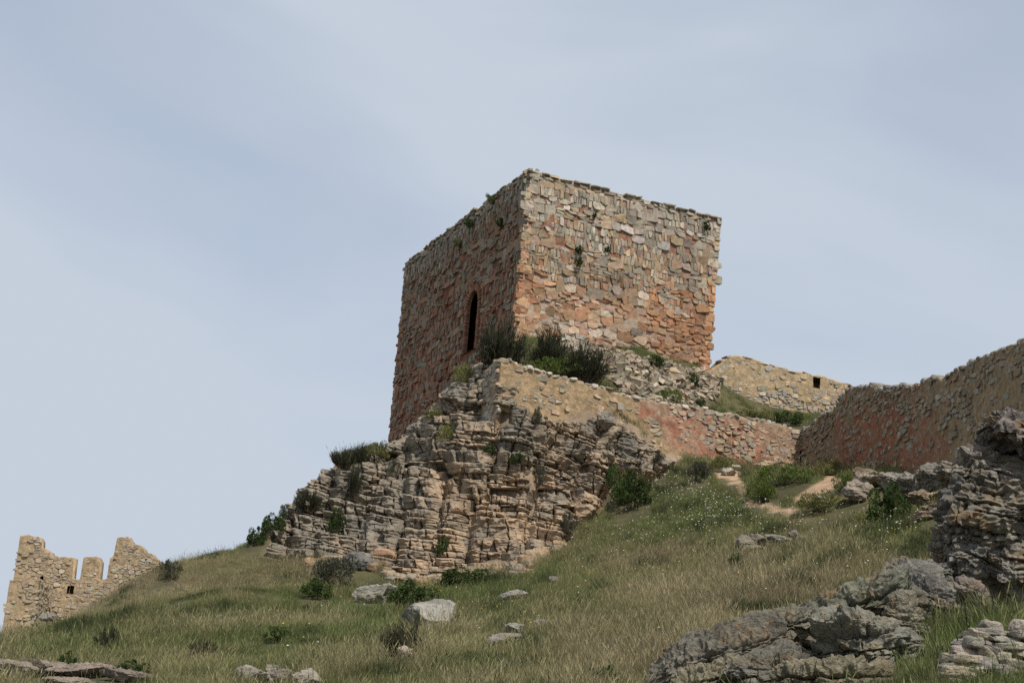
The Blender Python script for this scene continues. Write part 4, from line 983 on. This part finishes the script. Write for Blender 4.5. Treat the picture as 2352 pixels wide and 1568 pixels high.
SHRUBS = [
 (1150,845,136,98,'broom','large dark upright bush at the tower corner below the doorway'),
 (1258,842,84,78,'broom','dark upright bush behind the low wall left of the rubble bank'),
 (1335,876,124,72,'broom','dark bush trailing down along the top of the ochre wall'),
 (1275,862,120,34,'weed','bright green flowering weed in front of the dark bushes on the wall'),
 (978,946,66,78,'grey','round dark grey bush against the foot of the tower left face'),
 (1022,912,46,36,'leafy','small green bush between the grey bush and the ochre wall corner'),
 (1062,880,52,40,'yellow','yellow green weed on the crag crest under the doorway'),
 (788,1068,66,34,'broom','low dark bush on the left crest of the crag'),
 (828,1062,44,40,'broom','dark bush on the crest right beside the low dark one'),
 (868,1046,60,32,'yellow','yellow grass clump on the crest at the tower left foot'),
 (814,1128,40,60,'broom','narrow dark bush in the gully below the crest'),
 (770,1222,46,48,'leafy','green bush in the rocks low on the left of the crag'),
 (708,1168,66,42,'broom','dark bush on the left shoulder of the crag'),
 (664,1192,60,34,'grey','greyish bush on the skyline at the left shoulder'),
 (632,1222,64,38,'leafy','green bush on the skyline left of the crag'),
 (590,1246,52,34,'leafy','small green bush at the foot of the skyline rocks'),
 (1452,1162,104,64,'leafy','big dark green bush at the right foot of the crag'),
 (1408,1112,34,42,'leafy','small upright green bush just above the big dark green one'),
 (1602,1106,62,40,'grey','grey green bush where the crag meets the flower meadow'),
 (1655,1080,66,28,'yellow','yellowish weed at the base of the red wall'),
 (1742,1150,96,44,'weed','green clump in the bend of the dirt path'),
 (1795,1112,140,36,'weed','long green clump below the red wall'),
 (1902,1092,84,30,'yellow','yellow green clump under the left end of the curtain wall'),
 (1882,1172,130,38,'yellow','yellow flowering clump right of the dirt path'),
 (1935,1128,66,34,'weed','green clump between bare earth and the brown boulder'),
 (2036,1198,104,72,'leafy','dark green bush below the grey block ledge'),
 (1995,1205,80,36,'yellow','yellow flowering weed left of the dark green bush by the ledge'),
 (2165,1078,96,28,'yellow','yellow green weed at the curtain wall foot near the tall crag'),
 (1502,838,56,24,'leafy','small green bush at the foot of the tower right face'),
 (1590,884,32,26,'leafy','small green weed on the right part of the rubble bank'),
 (1538,918,70,24,'weed','bright green weed at the foot of the rubble bank'),
 (1810,972,84,26,'leafy','dark green weed on the ledge in front of the ochre wall'),
 (1735,958,110,20,'yellow','pale green grass strip on the ledge below the ochre wall'),
 (1608,930,26,20,'leafy','tiny weed at the left foot of the ochre wall'),
 (950,1392,110,46,'leafy','green bush with yellow flowers in front of the crag'),
 (1075,1346,120,34,'leafy','low dark green bush along the foot of the crag'),
 (772,1346,130,54,'grey','wide grey bush at the left foot of the crag'),
 (730,1372,80,36,'leafy','green bush on the slope below the wide grey one'),
 (922,1506,92,62,'broom','dark bush beside the pale slab boulder'),
 (1400,1590,124,54,'leafy','dark green bush cut by the bottom edge near the rock ledge'),
 (250,1488,74,40,'broom','dark bush low on the left slope'),
 (390,1328,60,36,'grey','dark grey bush near the left skyline'),
 (1692,1312,50,36,'leafy','green bush alone in the right meadow'),
 (155,1548,50,44,'leafy','green bush growing behind the bottom left ledge'),
 (100,1428,36,28,'leafy','dark bush beside the stone under the distant ruin'),
 (310,1555,90,36,'leafy','green bush right of the bottom left ledge'),
 (470,1508,70,34,'broom','dark bush in the brown grass left of centre'),
 (640,1475,66,30,'leafy','low green bush in mid slope left of the boulder'),
 (955,1474,18,62,'grey','thin dark dead stalk at the left end of the pale slab boulder'),
 (1232,965,24,34,'grey','small grey plant in the cleft under the ochre wall'),
 (1240,1102,50,36,'grey','dry grey bush on the right half of the crag'),
 (1185,1050,34,26,'leafy','small green plant on the middle ledge of the crag'),
 (1025,1015,46,44,'yellow','yellow green plant in the upper crag gully'),
 (1000,960,50,28,'yellow','yellowish grass tuft on the crag top'),
 (1016,1272,34,40,'leafy','green plant in the dark cleft low in the crag'),
 (1302,1228,44,46,'grey','grey bush at the lower right edge of the crag'),
 (906,1085,34,34,'grey','small grey bush in the left middle of the crag'),
 (1512,1062,40,22,'grey','grey plant on the rocks under the ochre wall'),
 (1125,1030,34,20,'leafy','little green plant on the crag beneath its top ledge'),
]
def build_shrubs():
    for i, (x, y, w, h, k, lab) in enumerate(SHRUBS):
        p = hit(x, y, 15, 85)
        if p is None: continue
        m = p[1] / FOC; q = p + np.array([0, -.15, 0]); z = H(q)[0]; q[2] = z - .04
        place_shrub(q, w*m*1.1, h*m*1.25, k, lab, i); CLEAR.append((q[0], q[1], w*m*.4, w*m*.4))
    tw = [(LF,1137,468,20,28,'weed','yellow green plant high on the tower left face under the coping'),(LF,1086,522,22,26,'leafy','green tuft on the tower left face nearer its far end'),(LF,1156,520,20,22,'leafy','green tuft on the tower left face close to the corner'),(LF,1064,568,18,28,'yellow','pale tuft below the others on the tower left face'),
          (RF,1327,582,18,22,'leafy','green tuft in the middle of the tower right face'),(RF,1325,610,20,22,'leafy','lower green tuft in the middle of the tower right face'),(RF,1619,526,22,20,'leafy','green tuft at the top right corner of the tower'),(RF,1394,578,14,14,'leafy','tiny tuft on the tower right face right of the two middle ones'),(RF,1362,502,10,18,'leafy','tiny upright tuft in the crack of the tower right face')]
    for i, (f, x, y, w, h, k, lab) in enumerate(tw):
        u, v = f.uv(x, y); p = f.pt(u, v) + f.n*.03; m = p[1]/FOC
        place_shrub(p, w*m*1.2, h*m, k, lab, i, 'wall_plant', 'plants growing out of the tower walls', tiltn=f.n)
build_shrubs()

# ------------------------------------------------------------------ grass and flowers
def blade_mesh(name, n, hgt, wid, spread, lean, r, heads=0):
    b = Batch(); white = (1, 1, 1)
    for i in range(n):
        a = r.uniform(0, 6.283); rad = spread * math.sqrt(r.random()); base = np.array([math.cos(a)*rad, math.sin(a)*rad, -.03]); h = hgt * r.uniform(.55, 1.15); l = lean * r.uniform(.2, 1.2) * h
        da = a + r.normal(0, .8); dv = np.array([math.cos(da), math.sin(da), 0]); s = np.array([-math.sin(da + r.normal(0, .9)), math.cos(da), 0]) ; s = nrm(s); w = wid * r.uniform(.7, 1.2)
        p1 = base + dv*l*.3 + (0, 0, h*.55); p2 = base + dv*l + (0, 0, h); tone = r.uniform(.75, 1.25)
        V = np.array([base - s*w, base + s*w, p1 + s*w*.75, p1 - s*w*.75, p2 + s*w*.12, p2 - s*w*.12]); b.add(V, np.array([[0, 1, 2, 3], [3, 2, 4, 5]]), (tone,)*3)
        if i < heads:
            q = p2; d = nrm(p2 - p1 + dv*.1*h); V = np.array([q - d*.02, q + d*.05 + s*w*1.6, q + d*.15, q + d*.05 - s*w*1.6]); b.add(V, np.array([[0, 1, 2, 3]]), (1.25, 1.2, 1.0))
    return b.mesh(name, M_GRASS)
def build_grass():
    r = np.random.default_rng(91)
    src = bpy.data.collections.new('grass_sources')
    specs = [(18,.15,.0036,.11,.5,0),(20,.19,.0036,.13,.6,0),(18,.24,.003,.13,.5,2),(15,.31,.0027,.14,.5,4),(15,.36,.0026,.14,.55,6),(22,.12,.005,.13,.7,0)]
    for i, a in enumerate(specs):
        o = bpy.data.objects.new('tuft_%d' % i, blade_mesh('tuft_%d' % i, a[0], a[1], a[2]*1.25, a[3], a[4], r, a[5])); src.objects.link(o)
    n0 = 520000; y = np.sqrt(r.uniform(14.5**2, 70**2, n0)); x = r.uniform(-1, 1.12, n0) * (.35*y + 2.6)
    dens = np.clip(26.0 / y, .25, 1.0) ** 1.3; q = np.c_[x, y]
    clump = fbm(np.c_[q / .9, np.zeros(n0)], 3); keep = r.random(n0) < dens * np.clip(.62 + .9*clump, .15, 1) ; q = q[keep]
    z = H(q); p = np.c_[q, z]; pp = proj(p)
    back = in_poly(q, backpoly); bad = (in_poly(pp, CLIFF) & (q[:, 1] > 50) & ~back)
    n = fbm(np.c_[q / 2, np.zeros(len(q))], 3)
    for D in DIRT:
        for sh in (0, 12, 22): bad |= in_poly(pp + 9*np.c_[n, n] - (0, sh), D) & (q[:, 1] > 40)
    bad |= back & (in_poly(pp, BANK) | in_poly(pp + (0, -14), BANK) | (q[:, 1] > 70.5) | (q[:, 0] > 14.5))
    bad |= in_poly(q, [LF.c[0][:2], LF.c[1][:2], RF.c[1][:2], (LF.c[0] + RF.c[1] - RF.c[0])[:2]])
    for (cx, cy, hw, hd) in CLEAR:
        bad |= (np.abs(q[:, 0] - cx) < hw*1.02) & (q[:, 1] > cy - hd*1.1 - 1.1 * (cy > 24) * (hw < 2.5) - .15) & (q[:, 1] < cy + hd)
    p = p[~bad]; q = q[~bad]; pp = pp[~bad]; n = n[~bad]; back = back[~bad]; N_ = len(p)
    X, Y = pp[:, 0], pp[:, 1]
    big = fbm(np.c_[q / 5.5, np.full(N_, 3.)], 3); mid = fbm(np.c_[q / 1.3, np.full(N_, 8.)], 3)
    dry = .36 + .55*big + .5*mid
    dry += .38*np.exp(-((X-1850)/420)**2 - ((Y-1370)/110)**2) + .28*np.exp(-((X-1400)/350)**2 - ((Y-1520)/80)**2) + .30*np.exp(-((X-420)/260)**2 - ((Y-1380)/70)**2)
    dry -= .55*np.exp(-((X-1600)/330)**2 - ((Y-1190)/75)**2) + .3*np.exp(-((X-900)/300)**2 - ((Y-1400)/60)**2) + .4*(back) + .35*np.exp(-((X-2250)/130)**2 - ((Y-1480)/90)**2)
    dry = np.clip(dry + r.normal(0, .16, N_), 0, 1)
    G = np.array([.15,.18,.06]); O = np.array([.245,.225,.105]); T = np.array([.345,.285,.17])
    a = np.clip(dry*2, 0, 1)[:, None]; b = np.clip(dry*2 - 1, 0, 1)[:, None]
    col = (G*(1-a) + O*a)*(1-b) + T*b; col *= r.uniform(.75, 1.25, N_)[:, None]
    tus = fbm(np.c_[q / .75, np.full(N_, 12.)], 2); tk = tus > .34; col[tk] = (np.array([.085,.10,.04])*r.uniform(.7, 1.3, N_)[:, None])[tk]
    idx = np.where(dry > .55, r.choice([2, 3, 4, 1], N_, p=[.25,.35,.3,.1]), r.choice([0, 1, 2, 5, 3], N_, p=[.25,.3,.2,.15,.1])).astype(np.int32)
    far = np.clip(q[:, 1] / 26.0, 1, 2.2) ** .35
    scl = r.uniform(.6, 1.15, N_) * far * (1 + .35*mid) * .9; scl = np.where((X < 640) & (q[:, 1] > 46), scl*.65, scl); scl *= np.where(np.exp(-((X-2250)/120)**2 - ((Y-1490)/80)**2) > .4, 1.5, 1.0)
    idx = np.where(tk, r.choice([1, 2, 5], N_), idx).astype(np.int32); scl = np.where(tk, scl*1.25, scl)
    me = bpy.data.meshes.new('grass'); me.vertices.add(N_); me.vertices.foreach_set('co', p.astype(np.float32).ravel())
    at = me.attributes.new('gtint', 'FLOAT_COLOR', 'POINT'); at.data.foreach_set('color', np.c_[col, np.ones(N_)].astype(np.float32).ravel())
    at = me.attributes.new('idx', 'INT', 'POINT'); at.data.foreach_set('value', idx)
    at = me.attributes.new('scl', 'FLOAT', 'POINT'); at.data.foreach_set('value', scl.astype(np.float32))
    rot = np.c_[r.normal(.0, .1, N_), r.normal(.12, .12, N_), r.uniform(0, 6.283, N_)]
    at = me.attributes.new('rot', 'FLOAT_VECTOR', 'POINT'); at.data.foreach_set('vector', rot.astype(np.float32).ravel())
    o = link('grass', me); tag(o, 'green and dry tan meadow grass over the hillside', 'grass', kind='stuff')
    ng = bpy.data.node_groups.new('grass_scatter', 'GeometryNodeTree'); L = ng.links.new
    ng.interface.new_socket('Geometry', in_out='INPUT', socket_type='NodeSocketGeometry'); ng.interface.new_socket('Geometry', in_out='OUTPUT', socket_type='NodeSocketGeometry')
    gi = ng.nodes.new('NodeGroupInput'); go = ng.nodes.new('NodeGroupOutput')
    ci = ng.nodes.new('GeometryNodeCollectionInfo'); ci.inputs['Collection'].default_value = src; ci.inputs['Separate Children'].default_value = True; ci.inputs['Reset Children'].default_value = True
    ip = ng.nodes.new('GeometryNodeInstanceOnPoints'); ip.inputs['Pick Instance'].default_value = True
    def na(name, t):
        a = ng.nodes.new('GeometryNodeInputNamedAttribute'); a.data_type = t; a.inputs['Name'].default_value = name; return a.outputs['Attribute']
    mp = ng.nodes.new('GeometryNodeMeshToPoints'); L(gi.outputs[0], mp.inputs['Mesh'])
    L(mp.outputs[0], ip.inputs['Points']); L(ci.outputs[0], ip.inputs['Instance']); L(na('idx', 'INT'), ip.inputs['Instance Index'])
    er = ng.nodes.new('FunctionNodeEulerToRotation'); L(na('rot', 'FLOAT_VECTOR'), er.inputs[0]); L(er.outputs[0], ip.inputs['Rotation'])
    L(na('scl', 'FLOAT'), ip.inputs['Scale']); L(ip.outputs[0], go.inputs[0])
    md = o.modifiers.new('scatter', 'NODES'); md.node_group = ng
    print('grass tufts', N_)
build_grass()
def build_flowers():
    r = np.random.default_rng(19)
    def scatter(name, label, zones, cols, size):
        b = Batch(); k = 0
        for (cx, cy, sx, sy, n, rot) in zones:
            n = int(n * .62); d = r.normal(0, 1, (n, 2)) * (sx, sy); c, s = math.cos(rot), math.sin(rot); q = np.c_[cx + d[:, 0]*c - d[:, 1]*s, cy + d[:, 0]*s + d[:, 1]*c]
            for (x, y) in q:
                if in_poly(np.array([[x, y]]), CLIFF)[0] or y > 1568: continue
                p = hit(x, y, 15, 75)
                if p is None: continue
                rad = r.uniform(.6, 1.2)*size; h = r.uniform(.18, .38); top = p + (0, 0, h); nm = nrm([r.normal(0, .4), -.5 + r.normal(0, .4), 1]); s = nrm(np.cross(nm, [1, .2, .1])); u = np.cross(nm, s)
                V = np.array([top + (s*math.cos(a) + u*math.sin(a))*rad for a in np.linspace(0, 6.283, 7)[:-1]]); b.add(V, np.array([[0, 1, 2, 3, 4, 5]]), cols[r.integers(len(cols))])
                V = np.array([p + (-.003, 0, 0), p + (.003, 0, 0), top - nm*.003 + (.002, 0, 0), top - nm*.003 - (.002, 0, 0)]); b.add(V, np.array([[0, 1, 2, 3]]), (.1,.13,.04))
        tag(link(name, b.mesh(name, M_PETAL)), label, 'flowers', kind='stuff')
    scatter('white_flowers', 'small white flowers over the upper meadow', [(1560,1125,70,28,330,.3),(1640,1165,90,26,330,.25),(1600,1205,110,16,260,-.15),(1480,1225,80,25,130,0),(1750,1195,120,18,160,0),(1850,1230,140,22,120,0),(1500,1290,150,40,110,0),(1700,1280,200,40,90,0),(2050,1215,60,16,70,0),(1270,858,50,10,60,.25),(800,1420,300,60,60,0),(1950,1300,120,40,60,0),(1545,915,30,6,30,.1),(1780,968,50,6,30,.15)], [(.70,.68,.60),(.62,.60,.5),(.66,.60,.38)], .019)
    scatter('yellow_flowers', 'small yellow flowers scattered over the slope', [(950,1370,26,9,50,0),(1010,1440,80,20,50,0),(1080,1400,90,25,40,0),(820,1390,80,18,30,0),(1890,1165,40,9,60,0),(2020,1200,25,8,40,0),(1720,1500,50,12,25,0),(2080,1240,20,4,20,0),(640,1400,180,50,40,0),(1250,1460,120,30,25,0)], [(.65,.46,.03),(.6,.5,.08)], .017)
build_flowers()
